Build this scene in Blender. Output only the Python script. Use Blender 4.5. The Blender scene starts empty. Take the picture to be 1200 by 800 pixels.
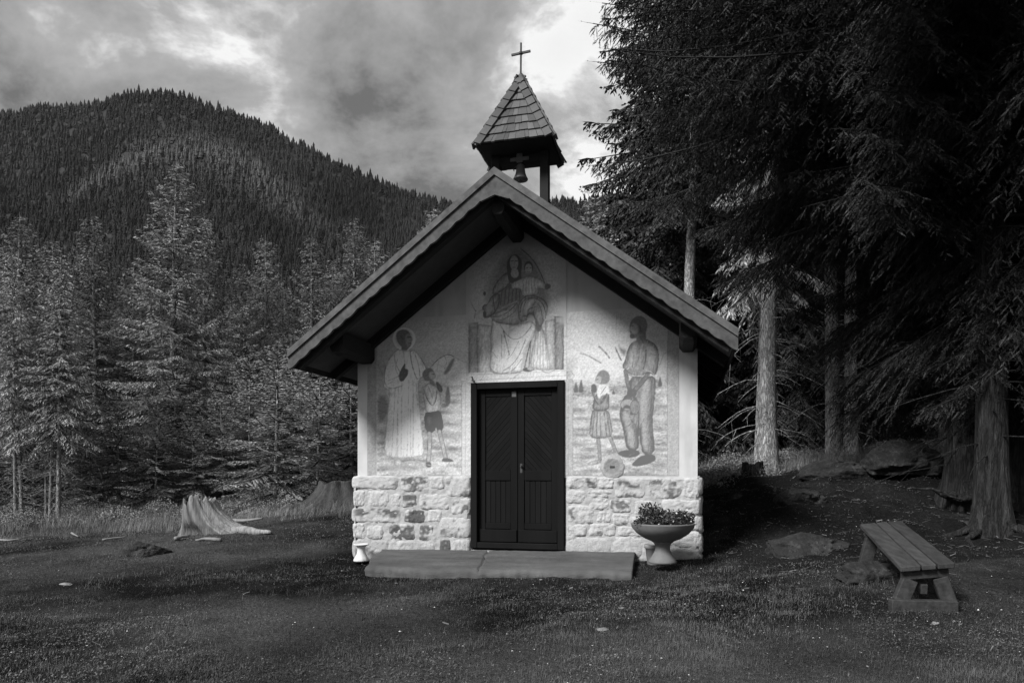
import bpy, bmesh, math, random
import numpy as np
from mathutils import Vector, Matrix, noise as mnoise

sc = bpy.context.scene
COL = sc.collection
R = math.radians
CAMZ = 1.3
F = 800.0                      # focal length in photograph pixels (24 mm on 36 mm, 1200 px wide)

# ------------------------------------------------------------------ camera
cam = bpy.data.cameras.new('camera')
cam.lens = 24.0
cam.sensor_width = 36.0
cam.shift_y = 155.0 / 1200.0
cam.clip_start = 0.05
cam.clip_end = 8000
camo = bpy.data.objects.new('camera', cam)
camo.location = (0, 0, CAMZ)
camo.rotation_euler = (R(90), 0, 0)
COL.objects.link(camo)
sc.camera = camo

# ------------------------------------------------------------------ light: bright broken overcast, monochrome film
SUN_EL, SUN_AZ = 41.0, 229.0   # azimuth clockwise from +Y: the sun stands behind the camera, to its left
SUN_STRENGTH, SUN_ANGLE = 2.3, 16.0
EXPOSURE = 1.3
sc.view_settings.view_transform = 'Standard'
sc.view_settings.look = 'None'
sc.view_settings.exposure = EXPOSURE
sc.view_settings.gamma = 1.0
sc.view_settings.use_curve_mapping = False

def sock(n, name): return n.inputs[name]

w = bpy.data.worlds.new('World')
sc.world = w
w.use_nodes = True
nt = w.node_tree
nt.nodes.clear()
def N(t, **kw):
    n = nt.nodes.new(t)
    for k, v in kw.items(): setattr(n, k, v)
    return n
def wmath(op, a, b=None, clamp=False):
    n = N('ShaderNodeMath', operation=op); n.use_clamp = clamp
    for i, v in enumerate((a, b)):
        if v is None: continue
        if isinstance(v, (int, float)): n.inputs[i].default_value = v
        else: nt.links.new(v, n.inputs[i])
    return n.outputs[0]
out = N('ShaderNodeOutputWorld'); bg = N('ShaderNodeBackground')
sky = N('ShaderNodeTexSky', sky_type='NISHITA', sun_disc=False, sun_elevation=R(SUN_EL), sun_rotation=R(SUN_AZ))
sky.altitude = 1500
bw = N('ShaderNodeRGBToBW'); nt.links.new(sky.outputs[0], bw.inputs[0])
tc = N('ShaderNodeTexCoord'); sp = N('ShaderNodeSeparateXYZ'); nt.links.new(tc.outputs['Generated'], sp.inputs[0])
zz = wmath('ADD', wmath('MAXIMUM', sp.outputs[2], 0.0), 0.32)
cu = wmath('DIVIDE', sp.outputs[0], zz); cv = wmath('DIVIDE', sp.outputs[1], zz)
cb = N('ShaderNodeCombineXYZ'); nt.links.new(cu, cb.inputs[0]); nt.links.new(cv, cb.inputs[1])
def cnoise(scale, detail, rough, off, dist=0.0):
    mp = N('ShaderNodeMapping'); mp.inputs['Location'].default_value = off
    nt.links.new(cb.outputs[0], mp.inputs[0])
    n = N('ShaderNodeTexNoise'); nt.links.new(mp.outputs[0], n.inputs['Vector'])
    n.inputs['Scale'].default_value = scale; n.inputs['Detail'].default_value = detail
    n.inputs['Roughness'].default_value = rough; n.inputs['Distortion'].default_value = dist
    return n.outputs['Fac']
CLOUD_OFF = (11.43, 8.58, 5.2)
big = cnoise(2.1, 2.0, 0.5, CLOUD_OFF, 0.1)
mid = cnoise(4.2, 12.0, 0.62, (CLOUD_OFF[0]+4.7, CLOUD_OFF[1]+1.3, 3.0), 0.18)
mixn = wmath('ADD', wmath('MULTIPLY', big, 0.5), wmath('MULTIPLY', mid, 0.5))
ramp = N('ShaderNodeValToRGB'); nt.links.new(mixn, ramp.inputs[0])
e = ramp.color_ramp.elements
e[0].position = 0.41; e[0].color = (0.45/8,)*3 + (1,)
e[1].position = 0.59; e[1].color = (3.8/8,)*3 + (1,)
m1 = e.new(0.45); m1.color = (0.95/8,)*3 + (1,)
m2 = e.new(0.53); m2.color = (1.6/8,)*3 + (1,)
m3 = e.new(0.565); m3.color = (2.6/8,)*3 + (1,)
cloud = wmath('MULTIPLY', ramp.outputs[0], 8.0)
cover = wmath('MULTIPLY', wmath('SUBTRACT', 0.66, mixn), 8.0, True)     # thin veil where the cloud is brightest
tot = wmath('ADD', wmath('MULTIPLY', cloud, wmath('ADD', wmath('MULTIPLY', cover, 0.1), 0.9)), wmath('MULTIPLY', bw.outputs[0], 0.12))
nt.links.new(tot, bg.inputs['Color'])
bg.inputs['Strength'].default_value = 0.1
nt.links.new(bg.outputs[0], out.inputs[0])

sun = bpy.data.lights.new('sun', 'SUN')
sun.energy = SUN_STRENGTH; sun.angle = R(SUN_ANGLE); sun.color = (1, 1, 1)
suno = bpy.data.objects.new('sun', sun); COL.objects.link(suno)
d = Vector((math.sin(R(SUN_AZ))*math.cos(R(SUN_EL)), math.cos(R(SUN_AZ))*math.cos(R(SUN_EL)), math.sin(R(SUN_EL))))
suno.rotation_euler = d.to_track_quat('Z', 'Y').to_euler()
suno.location = d * 50

# ------------------------------------------------------------------ helpers
def at(px, py, Y):             # a point seen at photograph pixel (px, py), Y metres in front of the camera
    return Vector(((px-600)/F*Y, Y, CAMZ + (555-py)/F*Y))

def _hash(ix, iy, seed):
    h = (ix.astype(np.int64)*374761393 + iy.astype(np.int64)*668265263 + seed*974634777) & 0x7fffffff
    h = ((h ^ (h >> 13)) * 1274126177) & 0x7fffffff
    h = (h ^ (h >> 16))
    return (h & 0xffff) / 65535.0
def vnoise(x, y, seed=0):
    x = np.asarray(x, float); y = np.asarray(y, float)
    ix = np.floor(x); iy = np.floor(y); fx = x-ix; fy = y-iy
    fx = fx*fx*(3-2*fx); fy = fy*fy*(3-2*fy)
    a = _hash(ix, iy, seed); b = _hash(ix+1, iy, seed); c = _hash(ix, iy+1, seed); d_ = _hash(ix+1, iy+1, seed)
    return (a*(1-fx)+b*fx)*(1-fy) + (c*(1-fx)+d_*fx)*fy
def fbm(x, y, seed=0, oct=4, rough=0.5):
    s = 0; a = 1; t = 0
    x = np.asarray(x, float); y = np.asarray(y, float)
    for i in range(oct):
        s = s + a*vnoise(x, y, seed+i*17); t += a; a *= rough; x = x*2.03+3.1; y = y*2.03+1.7
    return s/t
def sstep(a, b, x):
    t = np.clip((x-a)/(b-a), 0, 1); return t*t*(3-2*t)

def np_mesh(name, V, Fc, mat, parent=None, smooth=False, attr=None):
    """one mesh object from arrays: Fc is an (M,k) array or a list of such arrays"""
    V = np.asarray(V, np.float32)
    Fs = Fc if isinstance(Fc, list) else [Fc]
    Fs = [np.asarray(f, np.int32) for f in Fs if len(f)]
    me = bpy.data.meshes.new(name)
    me.vertices.add(len(V)); me.vertices.foreach_set('co', V.ravel())
    loops = np.concatenate([f.ravel() for f in Fs])
    tot_ = np.concatenate([np.full(len(f), f.shape[1], np.int32) for f in Fs])
    start = np.concatenate([[0], np.cumsum(tot_)[:-1]]).astype(np.int32)
    me.loops.add(len(loops)); me.loops.foreach_set('vertex_index', loops)
    me.polygons.add(len(tot_)); me.polygons.foreach_set('loop_start', start); me.polygons.foreach_set('loop_total', tot_)
    me.polygons.foreach_set('use_smooth', np.full(len(tot_), smooth))
    for k, a in (attr or {}).items():
        at_ = me.attributes.new(k, 'FLOAT', 'POINT'); at_.data.foreach_set('value', np.asarray(a, np.float32))
    me.update(calc_edges=True); me.validate()
    if mat: me.materials.append(mat)
    o = bpy.data.objects.new(name, me); COL.objects.link(o)
    if parent: o.parent = parent
    return o

class MB:
    def __init__(s): s.v = []; s.f = []; s.a = []
    def add(s, V, Fc, a=0.5):
        n = len(s.v); s.v += [tuple(p) for p in V]; s.f += [tuple(i+n for i in f) for f in Fc]; s.a += [a]*len(V); return s
    def box(s, x0, x1, y0, y1, z0, z1, a=0.5):
        V = [(x, y, z) for z in (z0, z1) for y in (y0, y1) for x in (x0, x1)]
        return s.add(V, [(0,2,3,1),(4,5,7,6),(0,1,5,4),(2,6,7,3),(0,4,6,2),(1,3,7,5)], a)
    def hexa(s, V, a=0.5):     # 8 corners: bottom 4 (ccw), top 4 (ccw)
        return s.add(V, [(3,2,1,0),(4,5,6,7),(0,1,5,4),(1,2,6,5),(2,3,7,6),(3,0,4,7)], a)
    def beam(s, p, q, wx, wz, up=(0,0,1), a=0.5):
        p = Vector(p); q = Vector(q); d_ = (q-p).normalized(); up = Vector(up)
        x = d_.cross(up).normalized()*wx/2; z = x.cross(d_).normalized()*wz/2
        return s.hexa([p-x-z, p+x-z, q+x-z, q-x-z, p-x+z, p+x+z, q+x+z, q-x+z], a)
    def tube(s, pts, rad, n=8, cap=True, a=0.5):
        pts = [Vector(p) for p in pts]; V = []; Fc = []; x = None
        for i, p in enumerate(pts):
            t = (pts[min(i+1, len(pts)-1)]-pts[max(i-1, 0)]).normalized()
            if x is None: x = t.orthogonal().normalized()
            x = (x - t*x.dot(t)).normalized(); y = t.cross(x)
            r = rad[i] if hasattr(rad, '__len__') else rad
            for k in range(n):
                c = 2*math.pi*k/n; V.append(p + x*(r*math.cos(c)) + y*(r*math.sin(c)))
        for i in range(len(pts)-1):
            for k in range(n):
                Fc.append((i*n+k, i*n+(k+1) % n, (i+1)*n+(k+1) % n, (i+1)*n+k))
        if cap: Fc += [tuple(range(n-1, -1, -1)), tuple((len(pts)-1)*n+k for k in range(n))]
        return s.add(V, Fc, a)
    def lathe(s, prof, n=32, c=(0,0,0), a=0.5):
        V = [(c[0]+r*math.cos(2*math.pi*k/n), c[1]+r*math.sin(2*math.pi*k/n), c[2]+z) for r, z in prof for k in range(n)]
        Fc = [(i*n+k, i*n+(k+1) % n, (i+1)*n+(k+1) % n, (i+1)*n+k) for i in range(len(prof)-1) for k in range(n)]
        Fc += [tuple(range(n-1, -1, -1)), tuple((len(prof)-1)*n+k for k in range(n))]
        return s.add(V, Fc, a)
    def build(s, name, mat, parent=None, off=(0,0,0), smooth=False, bevel=0.0, seg=1):
        me = bpy.data.meshes.new(name)
        me.from_pydata([(p[0]-off[0], p[1]-off[1], p[2]-off[2]) for p in s.v], [], s.f)
        at_ = me.attributes.new('tone', 'FLOAT', 'POINT'); at_.data.foreach_set('value', np.asarray(s.a, np.float32))
        if bevel > 0:
            bm = bmesh.new(); bm.from_mesh(me)
            bmesh.ops.bevel(bm, geom=[e_ for e_ in bm.edges if e_.is_manifold and e_.calc_face_angle(0) > 0.5], offset=bevel, segments=seg, affect='EDGES', clamp_overlap=True)
            bm.to_mesh(me); bm.free()
        bm = bmesh.new(); bm.from_mesh(me); bmesh.ops.recalc_face_normals(bm, faces=bm.faces); bm.to_mesh(me); bm.free()
        if smooth:
            me.polygons.foreach_set('use_smooth', np.full(len(me.polygons), True))
        me.materials.append(mat)
        o = bpy.data.objects.new(name, me); COL.objects.link(o)
        if parent: o.parent = parent
        return o

def tag(o, label=None, cat=None, group=None, kind=None):
    if label: o['label'] = label
    if cat: o['category'] = cat
    if group: o['group'] = group
    if kind: o['kind'] = kind
    return o
def thing(name, label, cat, loc=(0,0,0), rz=0.0, group=None):
    o = bpy.data.objects.new(name, None); COL.objects.link(o)
    o.location = loc; o.rotation_euler = (0, 0, rz); o.empty_display_size = 0.1
    return tag(o, label, cat, group)
def copy_tree(o, parent=None):
    c = o.copy(); COL.objects.link(c)
    if parent: c.parent = parent
    for ch in list(o.children): copy_tree(ch, c)
    return c

# ------------------------------------------------------------------ materials (all monochrome)
def mat(name, base, var=0.35, scale=6.0, rough=0.85, bump=0.3, bscale=None, stretch=(1,1,1), attr=None, amul=1.0, rnd=0.0, spec=0.3, kind='noise', bdist=0.02, detail=6.0, speck=None):
    m = bpy.data.materials.new(name); m.use_nodes = True
    t = m.node_tree; nd = t.nodes; L = t.links
    b = nd['Principled BSDF']; b.inputs['Roughness'].default_value = rough
    b.inputs['Specular IOR Level'].default_value = spec
    tcx = nd.new('ShaderNodeTexCoord'); mp = nd.new('ShaderNodeMapping'); L.new(tcx.outputs['Object'], mp.inputs[0])
    mp.inputs['Scale'].default_value = stretch
    def mth(op, a_, b_=None, clamp=False):
        n = nd.new('ShaderNodeMath'); n.operation = op; n.use_clamp = clamp
        for i, v in enumerate((a_, b_)):
            if v is None: continue
            if isinstance(v, (int, float)): n.inputs[i].default_value = v
            else: L.new(v, n.inputs[i])
        return n.outputs[0]
    def nz(sc_, det=detail, rg=0.6):
        n = nd.new('ShaderNodeTexNoise'); L.new(mp.outputs[0], n.inputs['Vector'])
        n.inputs['Scale'].default_value = sc_; n.inputs['Detail'].default_value = det; n.inputs['Roughness'].default_value = rg
        return n.outputs['Fac']
    n1 = nz(scale); n2 = nz(scale*0.23, 3.0)
    mixv = mth('ADD', mth('MULTIPLY', n1, 0.65), mth('MULTIPLY', n2, 0.35))
    val = mth('MULTIPLY', mth('ADD', mth('MULTIPLY', mth('SUBTRACT', mixv, 0.5), var*4.0), 1.0), base)
    if speck:
        a1 = mth('MULTIPLY', mth('SUBTRACT', nz(speck[0], 4.0, .7), 0.42), 4.5, False); a2 = mth('MULTIPLY', mth('SUBTRACT', nz(speck[1], 3.0, .7), 0.44), 5.0)
        val = mth('MULTIPLY', val, mth('ADD', mth('MULTIPLY', mth('MAXIMUM', a1, 0.0), mth('MAXIMUM', a2, 0.05)), 0.6))
    if attr:
        an = nd.new('ShaderNodeAttribute'); an.attribute_name = attr
        val = mth('MULTIPLY', val, mth('MULTIPLY', an.outputs['Fac'], amul))
    if rnd:
        oi = nd.new('ShaderNodeObjectInfo')
        val = mth('MULTIPLY', val, mth('ADD', mth('MULTIPLY', oi.outputs['Random'], rnd*2), 1-rnd))
    val = mth('MAXIMUM', val, 0.004); val = mth('MINIMUM', val, 0.85)
    cc = nd.new('ShaderNodeCombineColor')
    for i in range(3): L.new(val, cc.inputs[i])
    L.new(cc.outputs[0], b.inputs['Base Color'])
    if bump:
        if kind == 'bark':
            vo = nd.new('ShaderNodeTexVoronoi'); vo.feature = 'DISTANCE_TO_EDGE'; L.new(mp.outputs[0], vo.inputs['Vector'])
            vo.inputs['Scale'].default_value = bscale or scale
            hb = mth('ADD', mth('MULTIPLY', mth('MINIMUM', vo.outputs['Distance'], 0.25), 2.5), mth('MULTIPLY', nz((bscale or scale)*3), 0.5))
            dk = mth('ADD', mth('MULTIPLY', mth('MINIMUM', vo.outputs['Distance'], 0.16), 4.5), 0.35)
            v2 = mth('MULTIPLY', val, dk)
            for i in range(3): L.new(v2, cc.inputs[i])
        elif kind == 'fissure':      # long ridges and dark furrows running up the trunk
            f1 = mth('ABSOLUTE', mth('SUBTRACT', nz(bscale, 5.0, .55), 0.5)); f2 = mth('ABSOLUTE', mth('SUBTRACT', nz(bscale*2.3, 4.0, .6), 0.5))
            hb = mth('ADD', mth('MULTIPLY', mth('MINIMUM', f1, .14), 6.0), mth('MULTIPLY', mth('MINIMUM', f2, .12), 3.0))
            dk = mth('ADD', mth('MULTIPLY', hb, 1.25), 0.25)
            v2 = mth('MULTIPLY', val, dk)
            for i in range(3): L.new(v2, cc.inputs[i])
        else:
            hb = nz(bscale or scale*2, 8.0, 0.65)
        bp = nd.new('ShaderNodeBump'); bp.inputs['Strength'].default_value = bump; bp.inputs['Distance'].default_value = bdist
        L.new(hb, bp.inputs['Height']); L.new(bp.outputs[0], b.inputs['Normal'])
    return m

M = {}
M['plaster']  = mat('lime plaster', 0.49, 0.10, 5.0, 0.9, 0.25, 30, attr='tone', bdist=0.006)
M['fresco']   = mat('fresco paint', 0.84, 0.10, 14.0, 0.9, 0.2, 40, attr='tone', bdist=0.004)
M['stone']    = mat('whitewashed stone', 0.70, 0.22, 20.0, 0.92, 0.8, 30, attr='tone', bdist=0.02)
M['mortar']   = mat('whitewashed mortar', 0.40, 0.2, 14.0, 0.95, 0.6, 30, bdist=0.02)
M['concrete'] = mat('worn concrete', 0.08, 0.55, 4.0, 0.92, 0.7, 40, (0.5,1.6,1.6), bdist=0.012, detail=12)
M['doorwood'] = mat('dark door timber', 0.0075, 0.35, 5.0, 0.6, 0.3, 14, (1,1,0.12), attr='tone', amul=2.0, bdist=0.006, spec=0.08)
M['barge']    = mat('weathered board', 0.08, 0.75, 10.0, 0.85, 0.35, 22, (1,1,1), attr='tone', amul=2.0, bdist=0.006)
M['darkwood'] = mat('dark stained timber', 0.012, 0.35, 6.0, 0.8, 0.4, 20, bdist=0.01)
M['shingle']  = mat('wood shingle', 0.09, 0.28, 9.0, 0.85, 0.4, 30, (1,1,1), attr='tone', amul=2.0, bdist=0.008)
M['iron']     = mat('iron', 0.05, 0.2, 30, 0.6, 0.2)
M['bronze']   = mat('bell bronze', 0.09, 0.3, 18, 0.5, 0.2, spec=0.5)
M['yoke']     = mat('bell yoke paint', 0.11, 0.3, 12, 0.8, 0.2)
M['bench']    = mat('bench plank', 0.034, 0.85, 9.0, 0.8, 0.5, 16, (3.0,0.5,3.0), attr='tone', amul=2.0, bdist=0.008, detail=10)
M['bowl']     = mat('planter stoneware', 0.15, 0.2, 12, 0.75, 0.25, 40, bdist=0.006)
M['vase']     = mat('white vase', 0.62, 0.12, 14, 0.7, 0.2, 40, bdist=0.004)
M['pot']      = mat('old pot', 0.2, 0.25, 12, 0.85, 0.3, 40, bdist=0.006)
M['petal']    = mat('petal', 0.6, 0.2, 20, 0.7, 0.0)
M['herb']     = mat('herb leaf', 0.035, 0.3, 20, 0.6, 0.0, attr='tone', amul=2.0)
M['stump']    = mat('bleached stump wood', 0.15, 0.75, 9.0, 0.95, 1.0, 14, (2.6,2.6,0.30), attr='tone', amul=2.0, bdist=0.03, detail=10)
M['deadwood'] = mat('dead branch', 0.2, 0.3, 10, 0.9, 0.4, 20)
M['rock']     = mat('lichened rock', 0.04, 0.8, 5.0, 0.95, 1.0, 10, bdist=0.06, detail=12, speck=(7.0, 24.0))
M['palerock'] = mat('pale stone', 0.2, 0.3, 8.0, 0.95, 0.6, 14, bdist=0.03)
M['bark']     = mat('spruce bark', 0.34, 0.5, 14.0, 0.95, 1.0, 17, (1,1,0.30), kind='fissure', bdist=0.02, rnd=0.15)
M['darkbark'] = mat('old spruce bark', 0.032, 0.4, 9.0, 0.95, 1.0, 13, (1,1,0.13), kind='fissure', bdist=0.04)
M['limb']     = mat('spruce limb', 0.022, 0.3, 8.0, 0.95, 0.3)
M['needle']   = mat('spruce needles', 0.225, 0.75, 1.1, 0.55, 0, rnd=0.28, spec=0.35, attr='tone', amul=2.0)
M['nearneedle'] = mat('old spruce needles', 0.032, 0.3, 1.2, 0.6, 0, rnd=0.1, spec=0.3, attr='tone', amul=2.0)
M['hilltree'] = mat('hill spruce', 0.018, 0.25, 0.02, 0.8, 0, attr='tone', amul=2.0, spec=0.1)
M['hill']     = mat('hill floor', 0.022, 0.3, 0.03, 0.95, 0)
M['grass']    = mat('grass blade', 0.078, 0.2, 2.0, 0.75, 0, attr='tone', amul=2.0, spec=0.2)
M['straw']    = mat('dry grass', 0.19, 0.25, 2.0, 0.8, 0, attr='tone', amul=2.0, spec=0.2)
M['ground']   = mat('forest soil', 0.031, 0.30, 2.6, 0.97, 1.0, 20, attr='tone', amul=2.0, bdist=0.05, detail=12, spec=0.05, speck=(24.0, 90.0))
M['pebble']   = mat('pebble', 0.5, 0.4, 8, 0.9, 0.0, attr='tone', amul=2.0)

# ------------------------------------------------------------------ the ground: control points measured on the photograph, thin plate spline
CP = [(0,4,.03),(-3,4,.05),(3,4,.10),(0,6.5,.09),(0,8.2,.13),(-2.4,9.6,.15),(-1.5,8.1,.07),(1.5,7.4,.18),(2.2,7.9,.29),(2.6,9,.36),
      (-5,12,.28),(-3.4,10.5,.2),(-9,18,.02),(-13,18,-.02),(-5.5,20,.6),(-10,19,.22),(-5,7,.03),(-8,9,.0),(-3,16,.5),(-14,24,.1),(-5,26,.8),
      (3.2,5.4,.24),(3.5,6.7,.4),(6,8.6,.62),(6.5,9.9,.86),(5.5,14.5,1.36),(3.0,12,.85),(7.7,16,1.62),(11,17,1.87),(6.7,12,1.38),(3.2,8,.34),(3.8,10,.76),
      (4.3,14,1.2),(3,17,1.25),(3.7,4.8,.15),(5,6,.36),(8,6,.5),(12,10,1.1),(9,25,2.4),(16,25,3.0),(0,16,.75),(0,24,1.2),(0,40,1.5),(-15,40,.6),(15,40,4.0),
      (-25,20,-.4),(-20,8,-.3),(0,-4,-.08),(-12,0,-.2),(12,0,.3),(0,-15,-.2),(20,8,1.2),(-30,45,.3),(30,30,4.0)]
_P = np.array(CP, float)
def _phi(r2): return np.where(r2 > 1e-9, r2*np.log(np.maximum(r2, 1e-9))*0.5, 0.0)
_A = np.zeros((len(_P)+3,)*2)
_d2 = ((_P[:, None, :2]-_P[None, :, :2])**2).sum(-1)
_A[:len(_P), :len(_P)] = _phi(_d2) + np.eye(len(_P))*0.15
_A[:len(_P), len(_P):] = np.c_[np.ones(len(_P)), _P[:, :2]]; _A[len(_P):, :len(_P)] = _A[:len(_P), len(_P):].T
_W = np.linalg.solve(_A, np.r_[_P[:, 2], 0, 0, 0])
CH_O = np.array([0.066, 8.8]); YAW = R(14.0)
_u = np.array([math.cos(YAW), -math.sin(YAW)]); _n = np.array([math.sin(YAW), math.cos(YAW)])
def ch_local(x, y):
    dx = x-CH_O[0]; dy = y-CH_O[1]
    return dx*_u[0]+dy*_u[1], dx*_n[0]+dy*_n[1]
def ground(x, y, fine=True):
    x = np.atleast_1d(np.asarray(x, float)); y = np.atleast_1d(np.asarray(y, float))
    xs = np.clip(x, -32, 32); ys = np.clip(y, -16, 46)
    z = np.zeros_like(xs)
    for i in range(len(_P)):
        z += _W[i]*_phi((xs-_P[i, 0])**2+(ys-_P[i, 1])**2)
    z += _W[-3]+_W[-2]*xs+_W[-1]*ys
    dist = np.hypot(x-xs, y-ys)
    z = z*np.exp(-dist/40.0) + 2.0*(1-np.exp(-dist/40.0))*sstep(20, 120, y)
    if fine:
        rough = 0.35 + 0.9*sstep(1.5, 4.5, x)*sstep(6, 9, y)*(1-sstep(16, 20, y)) + 0.35*sstep(-3, -6, x)
        z += rough*(0.16*(fbm(x*.55, y*.55, 5, 3)-.5) + 0.09*(fbm(x*1.9, y*1.9, 9, 3)-.5)) + 0.055*(fbm(x*6, y*6, 3, 3)-.5)
        z += 0.14*sstep(3.0, 4.2, x)*(1-sstep(9, 11, x))*sstep(7.0, 8.5, y)*(1-sstep(13, 15, y))*(np.abs(fbm(x*1.3+.3, y*1.1, 31, 3)-.5)*4-.5)
    return z
def gz(x, y): return float(ground(x, y)[0])
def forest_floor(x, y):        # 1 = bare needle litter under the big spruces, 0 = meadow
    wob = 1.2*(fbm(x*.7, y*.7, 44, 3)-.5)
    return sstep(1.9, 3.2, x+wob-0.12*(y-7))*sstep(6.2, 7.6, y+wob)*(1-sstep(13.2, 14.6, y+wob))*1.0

def make_ground():
    # one sheet: fine near the camera, stretching to the horizon
    def axis(a, b, fine0, fine1, step, grow=1.17):
        c = list(np.arange(fine0, fine1+1e-6, step)); s_ = step
        lo = []; x = fine0
        while x > a: s_ *= grow; x -= s_; lo.append(x)
        s_ = step; hi = []; x = c[-1]
        while x < b: s_ *= grow; x += s_; hi.append(x)
        return np.array(lo[::-1]+c+hi)
    xs = np.clip(axis(-3000, 3000, -14, 14, 0.07), -3200, 3200); ys = np.clip(axis(-800, 3000, 2.6, 22, 0.07), -900, 3000)
    X, Yg = np.meshgrid(xs, ys); x = X.ravel(); y = Yg.ravel()
    z = ground(x, y)
    # the building stands in the ground: keep the earth below its floor
    s_, t_ = ch_local(x, y)
    nx, ny = len(xs), len(ys)
    idx = np.arange(nx*ny).reshape(ny, nx)
    Fq = np.stack([idx[:-1, :-1], idx[:-1, 1:], idx[1:, 1:], idx[1:, :-1]], -1).reshape(-1, 4)
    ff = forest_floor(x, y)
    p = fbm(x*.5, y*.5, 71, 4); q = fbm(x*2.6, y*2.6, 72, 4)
    tone = 0.62+2.6*(p-.5)+.7*(q-.5)+.35*sstep(9, 17, y)*sstep(0, -3, x)  # far left meadow paler: the brighter light there is put into the tone
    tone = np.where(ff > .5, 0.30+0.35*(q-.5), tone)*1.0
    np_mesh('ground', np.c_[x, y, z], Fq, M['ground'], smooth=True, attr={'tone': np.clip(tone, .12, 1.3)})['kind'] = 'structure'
make_ground()

# ------------------------------------------------------------------ the wooded hill across the valley
RIDGE = np.array([(-1400,60),(-700,90),(-300,118),(-60,134),(0,134),(40,131),(80,127),(110,122),(150,114),(190,114),(230,121),(270,133),(310,150),(350,168),(400,196),(450,215),
                  (500,233),(540,244),(600,242),(640,232),(680,236),(720,230),(800,214),(900,190),(1100,150),(1500,110),(2300,60)], float)
def ridge_tan(px): return (560-np.interp(px, RIDGE[:, 0], RIDGE[:, 1]))/F
HD0, HD1 = 430.0, 1050.0
def hill_xyz(px, v):           # v: 0 foot, 1 ridge
    wob = 30*(fbm(px*.008, v*3, 12, 3)-.5)
    # a spur shaped along the sunlit band, from the summit towards the left
    line = np.interp(px, [-100, 60, 100, 200, 250, 300, 420], [.60, .68, .72, .82, .84, .82, .68])
    spur = np.exp(-((v-line)/np.interp(px, [100, 250], [.03, .06]))**2)*sstep(40, 110, px)*(1-sstep(290, 420, px))
    D = HD0+(HD1-HD0)*v + wob*np.sin(np.pi*np.clip(v, 0, 1)) - 22*spur
    tn = ridge_tan(px)*(np.clip(v, 0, 1)**0.78) - 0.02*(1-np.clip(v, 0, 1))
    tn = tn*(1+0.03*(fbm(px*.02, v*5, 13, 3)-.5)) + .006*spur
    z = CAMZ + tn*D - 9.0
    over = np.clip(v-1, 0, None)
    z = z - over*620
    return np.c_[(px-600)/F*D, D, z], spur
def make_hill():
    pxs = np.arange(-1500, 2401, 10.0); vs = np.r_[np.linspace(-.05, 1, 44), np.linspace(1.05, 1.6, 6)]
    PX, VV = np.meshgrid(pxs, vs)
    V, _ = hill_xyz(PX.ravel(), VV.ravel())
    nx, ny = len(pxs), len(vs); idx = np.arange(nx*ny).reshape(ny, nx)
    Fq = np.stack([idx[:-1, :-1], idx[:-1, 1:], idx[1:, 1:], idx[1:, :-1]], -1).reshape(-1, 4)
    o = np_mesh('hill', V, Fq, M['hill'], smooth=True); o['kind'] = 'structure'
    # its forest: thousands of small spruces that read as one mass
    rng = np.random.default_rng(4)
    n = 42000
    px = rng.uniform(-330, 1000, n); v = 1.02-rng.uniform(0, 1, n)**1.0*0.80
    # a dense row along the skyline
    k = 1300; px[:k] = rng.uniform(-330, 1000, k); v[:k] = rng.uniform(.985, 1.03, k)
    base, spur = hill_xyz(px, v)
    h = (6.5+10*rng.uniform(0, 1, n)**1.3)*(1-.1*spur)*np.where(rng.uniform(0,1,n) < .06, 1.3, 1)
    tiers, sides = 5, 7
    tv = []; tf = []
    trng = np.random.default_rng(7)
    for t in range(tiers):
        z0 = t/tiers*.93; z1 = min(1.0, z0+.40); r = .21*(1-t/tiers)**.8+.02
        b0 = len(tv); tv.append((0, 0, z1))
        for s_ in range(sides):
            a = 2*math.pi*(s_+.5*(t % 2))/sides; rr = r*trng.uniform(.7, 1.2)
            tv.append((rr*math.cos(a), rr*math.sin(a), z0+trng.uniform(-.03, .03)))
        for s_ in range(sides): tf.append((b0, b0+1+s_, b0+1+(s_+1) % sides))
    tv = np.array(tv); tf = np.array(tf)
    ang = rng.uniform(0, 6.28, n); wd = rng.uniform(.75, 1.25, n)
    c, s_ = np.cos(ang), np.sin(ang)
    X = (tv[None, :, 0]*c[:, None]-tv[None, :, 1]*s_[:, None])*(h*wd)[:, None]+base[:, 0:1]
    Y_ = (tv[None, :, 0]*s_[:, None]+tv[None, :, 1]*c[:, None])*(h*wd)[:, None]+base[:, 1:2]
    Z = tv[None, :, 2]*h[:, None]+base[:, 2:3]-.5
    V = np.stack([X, Y_, Z], -1).reshape(-1, 3)
    Fq = (tf[None]+(np.arange(n)*len(tv))[:, None, None]).reshape(-1, 3)
    grove = fbm(px*.012, v*6, 90, 3)
    sun_patch = spur*(rng.uniform(0, 1, n) < .8)            # paler trees along the spur: a patch of sunlight put into their tone
    tone = np.clip(.46+.9*(grove-.5)+rng.normal(0, .06, n) + 2.0*sun_patch, .15, 3.0)
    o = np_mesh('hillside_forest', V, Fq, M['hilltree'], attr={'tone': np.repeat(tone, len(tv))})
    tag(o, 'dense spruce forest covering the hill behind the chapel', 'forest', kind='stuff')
make_hill()

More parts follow.
